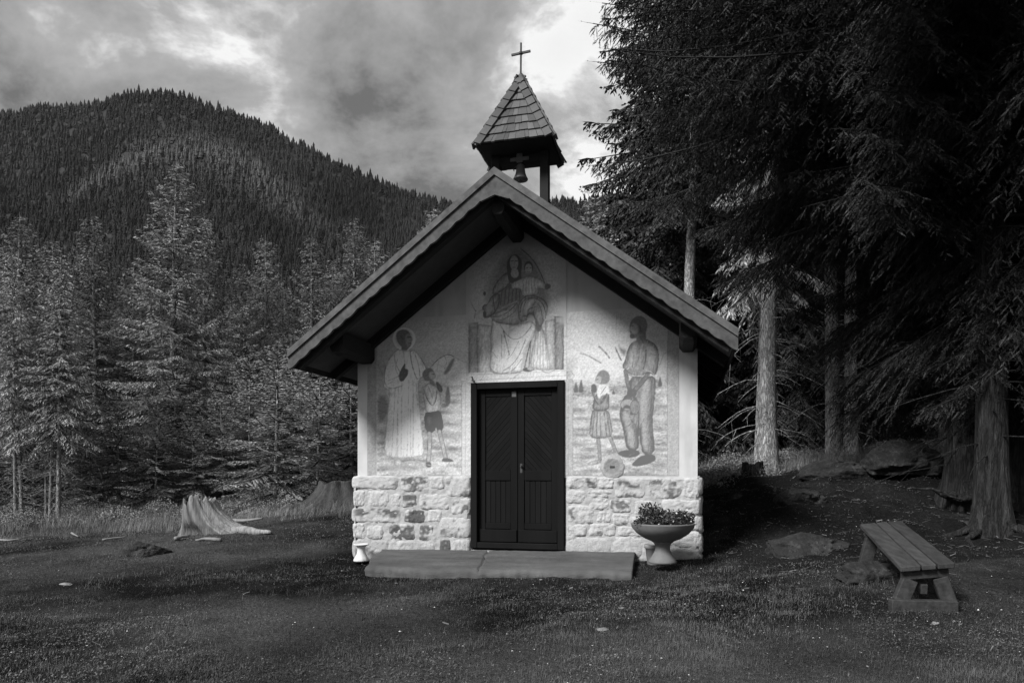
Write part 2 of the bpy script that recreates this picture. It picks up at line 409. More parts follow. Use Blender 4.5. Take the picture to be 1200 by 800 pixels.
# ------------------------------------------------------------------ the chapel (local frame: x along the front, y into the building, z up)
ZB = 0.12
chapel = thing('chapel', 'small wayside chapel with frescoed plaster front above a whitewashed stone base', 'chapel', (CH_O[0], CH_O[1], ZB), -YAW)
OFF = (0, 0, ZB)
def wall_px(s, z, t=0.0):      # chapel coordinates -> photograph pixel
    X = CH_O[0]+_u[0]*s-_n[0]*t; Y_ = CH_O[1]+_u[1]*s-_n[1]*t
    return 600+F*X/Y_, 555-F*(z-CAMZ)/Y_
def px_wall(px, py, t=0.0):    # photograph pixel -> (s, z) on the plane t metres in front of the wall
    k = (px-600)/F; ox = CH_O[0]-_n[0]*t; oy = CH_O[1]-_n[1]*t
    s = (k*oy-ox)/(_u[0]-k*_u[1]); Y_ = oy+_u[1]*s
    return s, CAMZ+(555-py)/F*Y_
RIDGE_Z, EAVE_S, EAVE_Z, FRONT, BACK = 4.76, 2.63, 2.80, -1.07, 4.55
SLOPE = (RIDGE_Z-EAVE_Z)/EAVE_S
def roof_z(s): return RIDGE_Z-SLOPE*abs(s)
DW, DZ0, DZ1 = 0.617, 0.335, 2.485
BASE_TOP = 1.28
WALL_S, BASE_S, DEPTH = 2.245, 2.27, 4.1

def wall_grid(s0, s1, zlo, zhi_fn, ns, nz, y=0.0, zmin=None):
    ss = np.linspace(s0, s1, ns); V = []
    for s in ss:
        zh = zhi_fn(s)
        for k in range(nz): V.append((s, y, zlo+(zh-zlo)*k/(nz-1)))
    V = np.array(V); idx = np.arange(ns*nz).reshape(ns, nz)
    Fq = np.stack([idx[:-1, :-1], idx[1:, :-1], idx[1:, 1:], idx[:-1, 1:]], -1).reshape(-1, 4)
    return V, Fq

def chapel_walls():
    top = lambda s: roof_z(s)-0.24
    Vs = []; Fs = []; n = 0
    for s0, s1, zl, zf in ((-WALL_S, -DW-.003, BASE_TOP-.03, top), (DW+.003, WALL_S, BASE_TOP-.03, top), (-DW-.003, DW+.003, DZ1+.002, top)):
        V, Fq = wall_grid(s0, s1, zl, zf, 70, 90)
        Vs.append(V); Fs.append(Fq+n); n += len(V)
    V = np.concatenate(Vs)
    px, py = wall_px(V[:, 0], V[:, 2])
    tone = np.full(len(V), 1.0)
    tone = np.where((px < 430.5) | (px > 795.5), 1.18, tone)          # the pale painted corner pilasters
    tone += .16*(fbm(V[:, 0]*2.2, V[:, 2]*5.5, 201, 4)-.5)
    tone *= 1-.16*sstep(.52, .72, fbm(V[:, 0]*6, V[:, 2]*2.2, 207, 4))*sstep(2.4, 1.3, V[:, 2])
    tone *= 1-.14*sstep(.50, .8, fbm(V[:, 0]*9, V[:, 2]*1.2, 202, 3))
    V[:, 2] -= ZB
    np_mesh('front_wall', V, np.concatenate(Fs), M['plaster'], chapel, attr={'tone': tone})
    # body of the building behind the painted face
    b = MB()
    t = .35
    b.box(-WALL_S, -WALL_S+t, .003, DEPTH, .2, roof_z(WALL_S)-.26, .9); b.box(WALL_S-t, WALL_S, .003, DEPTH, .2, roof_z(WALL_S)-.26, .9)
    zs = roof_z(WALL_S)-.26
    def slab(y0, y1, hole):
        if hole:
            b.box(-WALL_S+t, -DW-.03, y0, y1, .2, zs, .9); b.box(DW+.03, WALL_S-t, y0, y1, .2, zs, .9); b.box(-DW-.03, DW+.03, y0, y1, DZ1+.03, zs, .9)
        else: b.box(-WALL_S+t, WALL_S-t, y0, y1, .2, zs, .9)
        b.add([(-WALL_S, y0, zs), (WALL_S, y0, zs), (0, y0, RIDGE_Z-.25), (-WALL_S, y1, zs), (WALL_S, y1, zs), (0, y1, RIDGE_Z-.25)], [(0,1,2),(5,4,3),(0,3,4,1),(1,4,5,2),(2,5,3,0)], .9)
    slab(.003, t, True); slab(DEPTH-t, DEPTH, False)
    b.build('wall', M['plaster'], chapel, OFF)
chapel_walls()

# -- stone base: every stone a rough block, laid out as in the photograph
def rough_stone(mb, s0, s1, z0, z1, y_face, depth, seed, dark):
    n = 15
    cx, cz = (s0+s1)/2, (z0+z1)/2; hx, hz = (s1-s0)/2, (z1-z0)/2
    V = []; A = []
    rs = random.Random(seed)
    amp = rs.uniform(.011, .018)
    cs = [rs.uniform(.55, 1.0) for _ in range(4)]
    for j in range(n):
        for i in range(n+8):
            a = -1+2*i/(n+7); b = -1+2*j/(n-1)
            r = (abs(a)**5+abs(b)**5)**.2
            edge = max(0.0, min(1.0, (1.0-max(abs(a), abs(b)))/.34))
            q = cs[(a > 0)*2+(b > 0)]
            kx = 1.06*a*(1-.10*(abs(b)**4)*(2-q)); kz = 1.10*b*(1-.14*(abs(a)**4)*(2-q))
            x = cx+hx*kx; z = cz+hz*kz
            p = Vector((x*5, z*5, seed*1.7))
            nn = mnoise.noise(p)*.5+mnoise.noise(p*2.7)*.4+mnoise.noise(p*6.1)*.36+abs(mnoise.noise(p*4.3))*-.5+mnoise.noise(p*13)*.3+mnoise.noise(p*27)*.12
            y = y_face + .012 - depth*(edge**.30)*(.78+.22*q) - amp*1.5*nn*min(1, edge*1.6)
            x += .012*mnoise.noise(Vector((x*8, z*8, 3.3+seed))); z += .012*mnoise.noise(Vector((x*8, z*8, 9.1+seed)))
            V.append((x, y, z))
            m = mnoise.noise(Vector((x*6, z*9, seed+5.5)))*.8+mnoise.noise(Vector((x*21, z*24, seed)))*.55
            centre = min(1, edge*1.5)
            dk = max(0, min(1, (m-.50+dark*1.15)*3.6))*centre*(dark > .12)
            dirt = .22*max(0, 1-(z-.1)/.5)*(1+1.4*mnoise.noise(Vector((x*4, z*6, 2))))
            A.append((.66-dirt)*(1-dk)+(.13+.10*(1-dark))*dk)
    k = n+8
    Fc = [(j*k+i, j*k+i+1, (j+1)*k+i+1, (j+1)*k+i) for j in range(n-1) for i in range(k-1)]
    base = len(mb.v); mb.add(V, Fc); mb.a[base:] = A
def stone_base():
    L7 = [(15,365,10,118,.25),(375,590,15,130,.38),(590,705,20,115,.1),(712,905,12,175,.3),(20,115,122,245,.05),(122,295,122,248,.32),(302,380,150,248,.3),(384,510,150,250,.7),
          (515,750,150,268,.35),(755,905,180,310,.3),(15,385,255,365,.6),(400,570,265,365,.85),(580,690,270,360,.1),(660,905,325,480,.2),(20,110,370,485,.1),(120,250,385,490,.1),
          (285,490,375,495,.75),(515,635,380,500,.5),(15,300,495,640,.2),(310,640,505,640,.13),(672,755,488,590,.85),(765,905,490,640,.1)]
    R8 = [(20,245,50,135,.38),(250,365,55,140,.1),(370,590,60,205,.4),(605,855,65,210,.42),(860,985,60,205,.2),(20,165,145,245,.1),(172,360,147,203,.2),(180,330,205,290,.1),
          (330,490,215,310,.3),(495,700,220,330,.1),(705,990,215,330,.2),(25,225,255,390,.22),(235,350,300,380,.05),(350,480,318,400,.2),(485,720,335,440,.1),(725,990,335,440,.1),
          (25,170,395,480,.05),(175,380,388,480,.2),(385,600,410,480,.1),(610,990,445,560,.1),(20,350,490,620,.1),(355,580,485,640,.1),(590,985,562,680,.1)]
    mbl, mbr = MB(), MB(); mb = mbl; k = 0
    for (u0, u1, v0, v1, dk) in L7:
        a = px_wall(410+u0/6.4, 555+v1/6.4, .03); b_ = px_wall(410+u1/6.4, 555+v0/6.4, .03); k += 1
        rough_stone(mb, max(a[0], -BASE_S-.06), min(b_[0], -DW-.012), a[1], min(b_[1], BASE_TOP-.005), 0.0, .047, k, dk)
    mb = mbr
    for (u0, u1, v0, v1, dk) in R8:
        a = px_wall(660+u0/6.153, 550+v1/6.153, .03); b_ = px_wall(660+u1/6.153, 550+v0/6.153, .03); k += 1
        rough_stone(mb, max(a[0], DW+.012), min(b_[0], BASE_S+.06), a[1], min(b_[1], BASE_TOP-.005), 0.0, .047, k, dk*.9)
    # returns along both side walls
    rs = random.Random(9)
    sides = []
    for sgn in (-1, 1):
        mb = mbl if sgn < 0 else mbr
        for r in range(5):
            z0 = .1+r*.235; z1 = z0+.225; y = -.03
            while y < DEPTH:
                w_ = rs.uniform(.3, .75); k += 1
                tmp = MB(); rough_stone(tmp, y+.01, min(y+w_, DEPTH+.03), z0, z1, 0.0, .055, k, rs.choice((.1, .1, .3, .5)))
                V = [(sgn*(BASE_S-yy), xx, zz) for xx, yy, zz in tmp.v]
                b0 = len(mb.v); mb.add(V, tmp.f); mb.a[b0:] = tmp.a
                y += w_
    for mb in (mbl, mbr): mb.build('stone_base', M['stone'], chapel, OFF, smooth=True)
    m2 = MB()
    for s0, s1 in ((-BASE_S, -DW-.004), (DW+.004, BASE_S)):
        m2.box(s0, s1, .02, .34, .0, BASE_TOP-.012)
        nx_, nz_ = 110, 80; V = []
        for j in range(nz_):
            for i in range(nx_):
                x = s0+(s1-s0)*i/(nx_-1); z = BASE_TOP*j/(nz_-1)-.005*(j == nz_-1)
                e_ = min(1, i/3, (nx_-1-i)/3, (nz_-1-j)/3)
                V.append((x, .018-e_*(.038+.010*mnoise.noise(Vector((x*5, z*5, 2)))+.008*mnoise.noise(Vector((x*17, z*17, 5)))), z))
        m2.add(V, [(j*nx_+i, j*nx_+i+1, (j+1)*nx_+i+1, (j+1)*nx_+i) for j in range(nz_-1) for i in range(nx_-1)])
    m2.box(-BASE_S, -WALL_S+.3, .342, DEPTH+.02, .0, BASE_TOP-.012); m2.box(WALL_S-.3, BASE_S, .342, DEPTH+.02, .0, BASE_TOP-.012)
    m2.box(-DW-.002, DW+.002, -.006, .34, .0, DZ0-.03)
    m2.build('mortar_bed', M['mortar'], chapel, OFF)
stone_base()

# -- fresco painter: shapes measured in photograph pixels, painted on a fine grid of the wall
class Paint:
    def __init__(s, px, py, val): s.x = px; s.y = py; s.v = np.full(len(px), float(val)) if np.isscalar(val) else val.copy()
    def _smooth(s, P, it=2, closed=True):
        P = np.array(P, float)
        for _ in range(it):
            Q = np.roll(P, -1, 0) if closed else P[1:]
            A = P if closed else P[:-1]
            a = .75*A+.25*Q; b = .25*A+.75*Q
            n = np.empty((2*len(a), 2)); n[0::2] = a; n[1::2] = b
            P = n if closed else np.vstack([P[:1], n, P[-1:]])
        return P
    def _dist(s, P, closed, sel):
        x = s.x[sel]; y = s.y[sel]
        d_ = np.full(len(x), 1e9); ins = np.zeros(len(x), bool)
        m = len(P) if closed else len(P)-1
        for i in range(m):
            a = P[i]; b = P[(i+1) % len(P)]
            e_ = b-a; L2 = max(e_@e_, 1e-9)
            t = np.clip(((x-a[0])*e_[0]+(y-a[1])*e_[1])/L2, 0, 1)
            d_ = np.minimum(d_, np.hypot(x-a[0]-t*e_[0], y-a[1]-t*e_[1]))
            if closed:
                c = (a[1] > y) != (b[1] > y)
                if c.any():
                    xi = a[0]+(y-a[1])/(b[1]-a[1]+1e-12)*e_[0]
                    ins ^= c & (x < xi)
        return d_, ins
    def _sel(s, P, pad):
        return (s.x > P[:, 0].min()-pad) & (s.x < P[:, 0].max()+pad) & (s.y > P[:, 1].min()-pad) & (s.y < P[:, 1].max()+pad)
    def poly(s, P, val, soft=.7, alpha=1.0, sm=1, edge=None, ew=.38, shade=.42):
        P = s._smooth(P, sm) if sm else np.array(P, float)
        sel = s._sel(P, soft+2); d_, ins = s._dist(P, True, sel)
        sd = np.where(ins, -d_, d_)
        c = np.clip(.5-sd/(2*soft), 0, 1)*alpha
        x, y = s.x[sel], s.y[sel]
        vv = val
        if edge is not None:      # brushed modelling towards the outline
            vv = val*(1.06-shade*np.exp(-d_/2.6)*(.5+fbm(x*.35, y*.2, 411, 3)))*(1+.50*(fbm(x*.75+y*.12, y*.16, 415, 2)-.5))
        s.v[sel] = s.v[sel]*(1-c)+vv*c
        if edge is not None:
            c = np.clip((ew+.5-d_)/.7, 0, 1)*np.clip(.15+1.5*(fbm(x*.33, y*.33, 417, 2)-.2), 0, .95)
            s.v[sel] = s.v[sel]*(1-c)+edge*c
    def line(s, P, wd, val, alpha=1.0, soft=.5, sm=2):
        P = s._smooth(P, sm, False) if sm else np.array(P, float)
        sel = s._sel(P, wd+soft+1); d_, _ = s._dist(P, False, sel)
        c = np.clip((wd/2+soft/2-d_)/soft, 0, 1)*alpha*np.clip(.35+1.1*(fbm(s.x[sel]*.35, s.y[sel]*.35, 419, 2)-.1), 0, 1.05)
        s.v[sel] = s.v[sel]*(1-c)+val*c
    def oval(s, cx, cy, rx, ry, val, alpha=1.0, soft=.12, edge=None):
        r = np.hypot((s.x-cx)/rx, (s.y-cy)/ry)
        c = np.clip((1-r)/soft+.5, 0, 1)*alpha
        s.v = s.v*(1-c)+val*c
        if edge is not None:
            c = np.clip(1-abs(r-1)/(.6/min(rx, ry)), 0, 1)*.7; s.v = s.v*(1-c)+edge*c

def fresco_panel(px0, px1, py0, py1, painter, label, ybot_z=None, dy=-.004):
    """a painted field on the wall between photograph columns px0..px1 and rows py0..py1"""
    s0, _ = px_wall(px0, 500); s1, _ = px_wall(px1, 500)
    sm, zt = px_wall((px0+px1)/2, py0); _, zb = px_wall((px0+px1)/2, py1)
    if ybot_z: zb = ybot_z
    st = .0062
    ns = int((s1-s0)/st); nz = int((zt-zb)/st)
    top = lambda s: min(zt, roof_z(s)-.26)
    V, Fq = wall_grid(s0, s1, zb, top, ns, nz, dy)
    px, py = wall_px(V[:, 0], V[:, 2])
    tone = painter(px, py, V)
    # grain of the brushwork and small losses
    tone = .58+(tone-.58)*1.30
    tone = tone*(1+.16*(fbm(px*.15+py*.35, py*.9, 309, 3)-.5)+.34*(vnoise(px*.95+py*.25, py*.8, 311)-.5)+.20*(fbm(px*.55, py*.55, 301, 3)-.5)+.22*(fbm(px*1.3, py*1.3, 305, 2)-.5))
    # the painted sky dissolves into the bare plaster above and beside it
    fade = sstep(py0-3, py0+9, py+3*(fbm(px*.08, py*.08, 317, 2)-.5))
    if py1 < 500: fade = np.maximum(fade*0, sstep(px0, px0+14, px)*sstep(px1, px1-14, px)*sstep(py0, py0+12, py)); fade = np.maximum(fade, sstep(374, 384, py))
    bare = .611*(1+.16*(fbm(V[:, 0]*2.2, V[:, 2]*5.5, 201, 4)-.5))
    tone = tone*fade+bare*(1-fade)
    V[:, 2] -= ZB
    o = np_mesh('fresco', V, Fq, M['fresco'], chapel, attr={'tone': np.clip(tone, .16, 1.15)})
    o['label'] = label
    return o

def landscape(px, py, y0=430, lo=.56, seed=1):
    h = sstep(410, 440, py)
    v = .64 + .10*(fbm(px*.012, py*.12, seed, 3)-.5)                    # the painted sky
    field = lo+.46*(fbm(px*.06, py*.24, seed+3, 4)-.5)+.30*(fbm(px*.5, py*.8, seed+7, 3)-.5)
    return v*(1-h)+field*h

def paint_saint(px, py, V):
    p = Paint(px, py, landscape(px, py, seed=21))
    # mountains
    p.poly([(503,448),(507,432),(514,421),(521,416),(527,415),(534,418),(541,423),(549,425),(552,446),(530,452)], .74, 2.0)
    p.line([(505,430),(512,422),(521,416),(527,415),(532,418)], 1.0, .25)
    p.poly([(534,419),(530,420),(525,428),(519,438),(523,439),(529,432)], .34, 1.2)
    p.line([(534,419),(541,423),(549,425)], .8, .4); p.line([(521,417),(524,424),(521,432)], .7, .42); p.line([(514,424),(512,434)], .7, .45)
    p.poly([(443,428),(448,432),(452,445),(452,470),(442,470)], .56, 1.5); p.line([(443,427),(449,440),(450,450)], .9, .38)
    p.poly([(442,462),(456,466),(454,492),(442,496)], .36, 2.5); p.line([(442,470),(455,474)], .8, .27); p.line([(443,480),(454,484)], .8, .27)
    # dark cypress and shrubs at right
    p.poly([(525,450),(528,462),(528,474),(522,475),(522,462)], .30, .8); p.oval(521, 475, 4.5, 2.4, .27, .8, .4); p.oval(514, 478, 3, 2, .4, .6, .4)
    for (a, b, c) in ((521,483,12),(522,497,13),(525,512,12),(522,525,15),(512,524,10),(529,526,8),(446,519,5),(447,532,5)):
        p.oval(a, b, c, 2.2, .32, .55, .9)
    for (a, b, c) in ((528,502,12),(528,490,10),(446,502,6),(446,512,6)): p.oval(a, b, c, 3.5, .66, .6, .9)
    # robe
    p.poly([(463,411),(469,408),(480,408),(488,412),(495,421),(502,433),(499,441),(492,444),(490,452),(492,480),(495,510),(498,533),(486,535),(474,537),(462,536),(450,533),(452,505),(456,470),(457,457),(450,455),(448,444),(452,427)], .93, .8, edge=.46)
    p.poly([(451,436),(456,425),(463,414),(460,430),(455,444),(470,440),(470,450),(458,455),(451,453)], .88, 1.0)
    p.line([(462,416),(464,428),(470,437)], 1.0, .42); p.line([(466,421),(463,430),(466,438)], .8, .48); p.line([(452,430),(450,443),(452,452),(458,456),(471,452)], 1.0, .36)
    p.line([(455,446),(462,443),(469,440)], .8, .45); p.line([(452,450),(460,448)], .7, .5)
    p.line([(481,412),(482,424),(486,438),(489,444)], 1.3, .42); p.line([(486,414),(491,428),(492,440)], 1.1, .42); p.line([(493,419),(499,430),(500,434)], 1.2, .30); p.line([(489,444),(495,442)], .9, .42)
    p.line([(473,411),(474,424),(475,430)], 1.6, .52, .7)
    for (x0, x1, yy, a) in ((463,459,455,.45),(467,464,452,.5),(471,470,448,.42),(479,477,446,.52),(484,484,446,.42),(488,491,450,.40),(475,473,470,.5),(481,481,480,.45),(466,466,485,.4)):
        p.line([(x0, yy), ((x0+x1)/2+.5, (yy+532)/2), (x1, 533)], 1.2, a+.04, .75, 1.0)
    p.poly([(457,470),(462,470),(458,530),(452,530)], .80, 1.5, .6); p.poly([(486,470),(490,470),(496,528),(489,530)], 1.0, 1.5, .6)
    p.poly([(471,470),(476,470),(478,532),(470,532)], 1.0, 1.5, .5)
    # hand on the breast
    p.poly([(475,425),(474,432),(478,433),(478,438),(475,443),(471,447),(468,445),(468,438),(471,432)], .30, .7, edge=.2); p.line([(472,434),(476,436)], .6, .16); p.line([(471,438),(476,439)], .6, .16)
    # halo and head
    p.oval(473.7, 397, 13.8, 13.8, 1.0, .95, .06, edge=.45); p.oval(473.7, 397, 10.8, 10.8, .74, .9, .1)
    p.poly([(464,395),(465,389),(470,386),(476,386),(480,389),(481.5,394),(484,398),(482,400),(482.5,404),(479,408),(476,411),(470,410),(471,406),(467,403)], .34, .6)
    p.poly([(475,392),(480,391),(481.5,394),(483.5,398),(481.5,400),(481,405),(477,407),(475,401)], .50, .9, .8); p.line([(478,395),(482,395)], 1.1, .08); p.line([(479,402),(482,402)], .7, .1); p.line([(470,394),(472,397)], 1.5, .26)
    p.line([(470,410),(476,412),(483,411)], 1.0, .42)
    # boy
    p.poly([(498,452),(503,449),(509,450),(514,456),(517,466),(516,483),(499,484),(498,472),(495,460)], .78, .7, edge=.36)
    p.line([(497,455),(501,467),(507,476),(510,470),(513,458),(514,448)], 2.4, .62); p.line([(497,456),(500,467),(507,477),(511,469),(512,458)], .8, .2); p.line([(502,452),(507,466)], .8, .4)
    p.poly([(511,447),(515,449),(519,456),(517,460),(513,456)], .36, .7, edge=.25); p.poly([(503,445),(509,446),(510,453),(504,450)], .36, .6)
    p.poly([(494.5,439),(497,433),(503,430.5),(507,432),(510,438),(511,441),(508,445),(502,446.5),(498,446)], .34, .6); p.poly([(503,436),(508,435),(511,441),(508,445),(503,443)], .56, .8)
    p.line([(506,438),(509,438.5)], .8, .12)
    p.poly([(497,484),(506,483),(516,481),(518,490),(520,503),(513,505),(511,498),(509,506),(499,506)], .22, .6, edge=.12); p.oval(503, 492, 3, 6, .32, .7, .9); p.line([(512,484),(511,497)], .8, .1); p.oval(515,492,2,5,.3,.6,.9)
    for P in ([(503,507),(504,520),(503,531),(502,541)], [(515,505),(518,517),(520,526),(522,536)]):
        p.line(P, 5.2, .26); p.line(P, 3.6, .56)
    p.poly([(499,541),(505,541),(506,547),(500,548)], .22, .6); p.line([(500,544),(505,545)], .7, .6); p.poly([(518,537),(525,536),(532,539),(531,541),(518,541)], .26, .6)
    # shoe and cast shade painted under the hem
    p.poly([(462,538),(470,537),(471,545),(463,546)], .72, .8, edge=.45); p.line([(472,540),(484,538),(500,540)], 2.2, .3, .7, 1.5); p.line([(452,537),(462,538)], 1.5, .4, .6, 1.2)
    p.oval(470, 548, 26, 3, .42, .5, .9)
    # painted frame
    fr = (px < 441.8); p.v = np.where(fr, .47+.10*(fbm(px*.3, py*.05, 77, 3)-.5), p.v); p.line([(441.8, 380),(441.8, 556)], .8, .62, sm=0)
    fr = (px > 541.0) & (py > 446); p.v = np.where(fr, .66, p.v); p.line([(541.2, 447),(541.2, 556)], .8, .42, sm=0); p.line([(545.5, 449),(545.5, 556)], .7, .5, sm=0); p.line([(541, 446.5),(552, 446.5)], .9, .45, sm=0)
    p.line([(546, 372),(547.5, 400),(548.5, 447)], 1.1, .34, .8)
    return p.v

def paint_madonna(px, py, V):
    sky = .64+.08*(fbm(px*.02, py*.15, 41, 3)-.5)
    p = Paint(px, py, sky)
    # dark pointed niche behind the heads
    p.poly([(572,352),(575,334),(581,316),(590,303),(599,294),(606,288),(614,292),(624,302),(632,314),(639,330),(643,350),(640,372),(575,372)], .36, 5, .8); p.line([(640,336),(633,318),(624,303),(610,291)], 1, .12); p.oval(578, 345, 9, 20, .42, .6, .9)
    # throne
    p.poly([(550,379),(560,378),(560,438),(550,438)], .50, .6, sm=0, edge=.3); p.poly([(551,379),(559,379),(559,384),(551,384)], .58, .5, sm=0, edge=.36)
    p.poly([(561,380),(568,381),(577,382),(577,438),(561,438)], .66, .6, sm=0, edge=.42); p.line([(561,393),(576,393)], .7, .45); p.line([(568,382),(568,393)], .7, .45)
    p.poly([(650,371),(660.5,371),(660.5,433),(650,433)], .40, .6, sm=0, edge=.25); p.poly([(651,371.5),(659.5,371.5),(659.5,379),(651,379)], .50, .5, sm=0, edge=.28)
    p.poly([(639,376),(649,374),(649,433),(641,433)], .62, .6, sm=0, edge=.40); p.line([(638,388),(648,388)], .7, .4)
    # plinth under the feet
    p.poly([(549,437),(580,436),(664,433),(664,447),(549,448)], .72, .6, sm=0); p.line([(549,438.5),(600,438),(664,434)], .8, .5); p.line([(552,446),(600,443),(640,441),(664,440)], .8, .46); p.line([(563,446),(569,437)], .7, .4); p.line([(635,434),(642,438),(650,433)], .8, .34); p.line([(600,444),(610,436)], .7, .45)
    # lap and skirt
    p.poly([(577,372),(583,378),(592,379),(604,381),(616,378),(622,376),(628,381),(627,390),(622,402),(618,416),(615,433),(606,437),(590,438),(576,437),(574,428),(576,414),(575,395),(577,383)], .80, .7, edge=.30)
    p.poly([(579,384),(588,380),(598,384),(590,400),(588,425),(580,425),(578,400)], .92, 2, .6); p.poly([(600,385),(622,379),(624,388),(615,405),(602,418),(598,400)], .92, 2, .5)
    p.line([(586,380),(593,392),(603,399),(614,394),(623,382)], 1.2, .42); p.line([(590,388),(594,402),(597,416)], 1.3, .36); p.line([(588,392),(588,420)], .9, .46); p.line([(616,398),(608,418),(598,430),(590,434)], 1.0, .38); p.line([(608,400),(600,416),(594,421)], .8, .46)
    p.line([(577,412),(583,420)], .9, .4); p.line([(574,430),(580,437),(590,438),(602,434),(612,420)], .9, .34)
    p.poly([(614,434),(609,432),(612,421),(620,396),(624,402),(620,420)], .60, .8); p.line([(622,400),(618,416),(615,430)], 1.4, .16); p.line([(622,404),(620,430)], 1.0, .26)
    p.poly([(613,431),(622,430),(628,432),(621,436),(613,435)], .20, .7); p.poly([(617,431),(624,430),(626,433),(620,434)], .55, .6)
    # hanging cloth at right
    p.poly([(628,382),(636,384),(639,395),(642,412),(646,431),(640,434),(628,432),(621,430),(624,408),(628,396)], .72, .7, edge=.36)
    for (x0, x1) in ((628,625),(631,629),(634,633),(636,637),(638,642)): p.line([(x0, 388), ((x0+x1)/2, 410), (x1, 431)], 1.0, .40, .8)
    p.poly([(628,374),(634,377),(636,386),(630,390),(627,384)], .30, .9)
    # waist drape
    p.poly([(574,369),(584,366),(596,360),(606,354),(608,362),(610,370),(613,377),(604,381),(590,379),(579,377)], .52, .8, edge=.28)
    p.line([(575,371),(588,371),(600,362),(606,355)], 1.1, .26); p.line([(578,376),(590,375),(602,367),(607,360)], .9, .34); p.line([(585,368),(596,364)], .8, .68)
    # bodice with dark pleats and the cloak
    p.poly([(585,342),(592,334),(602,332),(612,336),(613,352),(606,354),(596,359),(585,365),(582,356)], .36, .7)
    for k in range(6): x = 588+k*4.2; p.line([(x+1, 337), (x, 346), (x-1.5+k*.3, 357-k*.8)], .9, .13); p.line([(x+3, 338), (x+2.2, 352)], .7, .36, .7)
    p.line([(585,363),(596,357),(606,353)], 1.6, .5)
    p.poly([(597,319),(600,327),(596,334),(588,341),(577,346),(579,336),(586,326),(592,321)], .46, .8, edge=.18); p.poly([(582,338),(590,328),(597,326),(592,335)], .46, 1.2, .7)
    p.poly([(576,347),(586,343),(585,356),(581,366),(570,374),(566,366),(566,358),(572,357)], .42, .8, edge=.12); p.poly([(570,356),(577,352),(576,366),(570,371)], .50, .9, .8); p.line([(578,350),(580,364)], 1, .12); p.poly([(567,364),(570,366),(569,374),(566,370)], .14, .6)
    p.poly([(556,368),(562,364),(567,363),(567,366),(561,369),(557,371)], .58, .6); p.line([(551,351),(554,359),(558,365)], 1.1, .22); p.line([(557,367),(556,373)], 1.4, .36)
    p.oval(568, 344, 1.6, 2.4, .16, .9, .4)
    # her head under the veil
    p.poly([(595,322),(594,310),(597,302),(603,298),(609,301),(612,309),(610,322),(613,330),(604,334),(597,330)], .13, .9)
    p.oval(602.6, 308, 5.0, 8.6, .58, 1, .2); p.poly([(600,314),(606,314),(609,322),(604,327),(598,323)], .58, .7); p.line([(599,306),(601.5,306)], .9, .14); p.line([(604,306),(606.5,306)], .9, .14); p.line([(603,307),(602.6,311)], .6, .22); p.line([(601,313.6),(604.4,313.6)], .8, .17); p.oval(600,310,1.6,3,.5,.5,.8)
    # the child
    p.oval(619.5, 313.5, 5.2, 7.2, .18, 1, .15); p.oval(619.5, 315.2, 4.2, 6.2, .60, 1, .2); p.line([(617,314),(618.6,314)], .8, .16); p.line([(621,314),(622.6,314)], .8, .16); p.line([(618.4,318.8),(621,318.8)], .7, .2)
    p.poly([(615,320),(624,320),(625,326),(615,326)], .40, .6)
    p.poly([(610,327),(616,324),(624,324),(631,327),(639,331),(640,340),(634,338),(631,338),(631,345),(622,346),(612,348),(611,339),(606,338),(600,339),(599,332)], .68, .7, edge=.30)
    for (x0, x1) in ((614,613),(617,616.5),(620,620),(623,623.5),(626,628)): p.line([(x0, 328), (x1, 344)], .9, .42)
    p.poly([(593,333),(599,332),(600,338),(595,338)], .30, .6); p.poly([(639,332),(645,333),(646,336),(642,340),(638,339)], .32, .6)
    # cloth over his knees
    p.poly([(607,360),(610,352),(618,346),(628,347),(636,350),(642,357),(641,368),(637,377),(633,384),(628,374),(622,366),(616,372),(614,378),(608,374)], .50, .7, edge=.24)
    p.poly([(613,372),(613,362),(616,353),(622,349),(628,352),(624,360),(618,364),(618,373)], .70, .7, edge=.3); p.poly([(612,370),(618,370),(618,376),(612,376)], .62, .6, edge=.28)
    p.line([(610,366),(611,356),(617,349),(628,349),(637,356),(639,366)], 1.0, .22); p.line([(628,354),(634,360),(636,374)], 1.0, .26); p.line([(620,362),(630,359)], 1.0, .28); p.line([(625,365),(628,378)], 1.2, .24); p.line([(630,352),(638,362),(638,374)], .8, .7)
    p.line([(549, 330),(549.3, 437)], 1.0, .30, .7, sm=0)
    return p.v

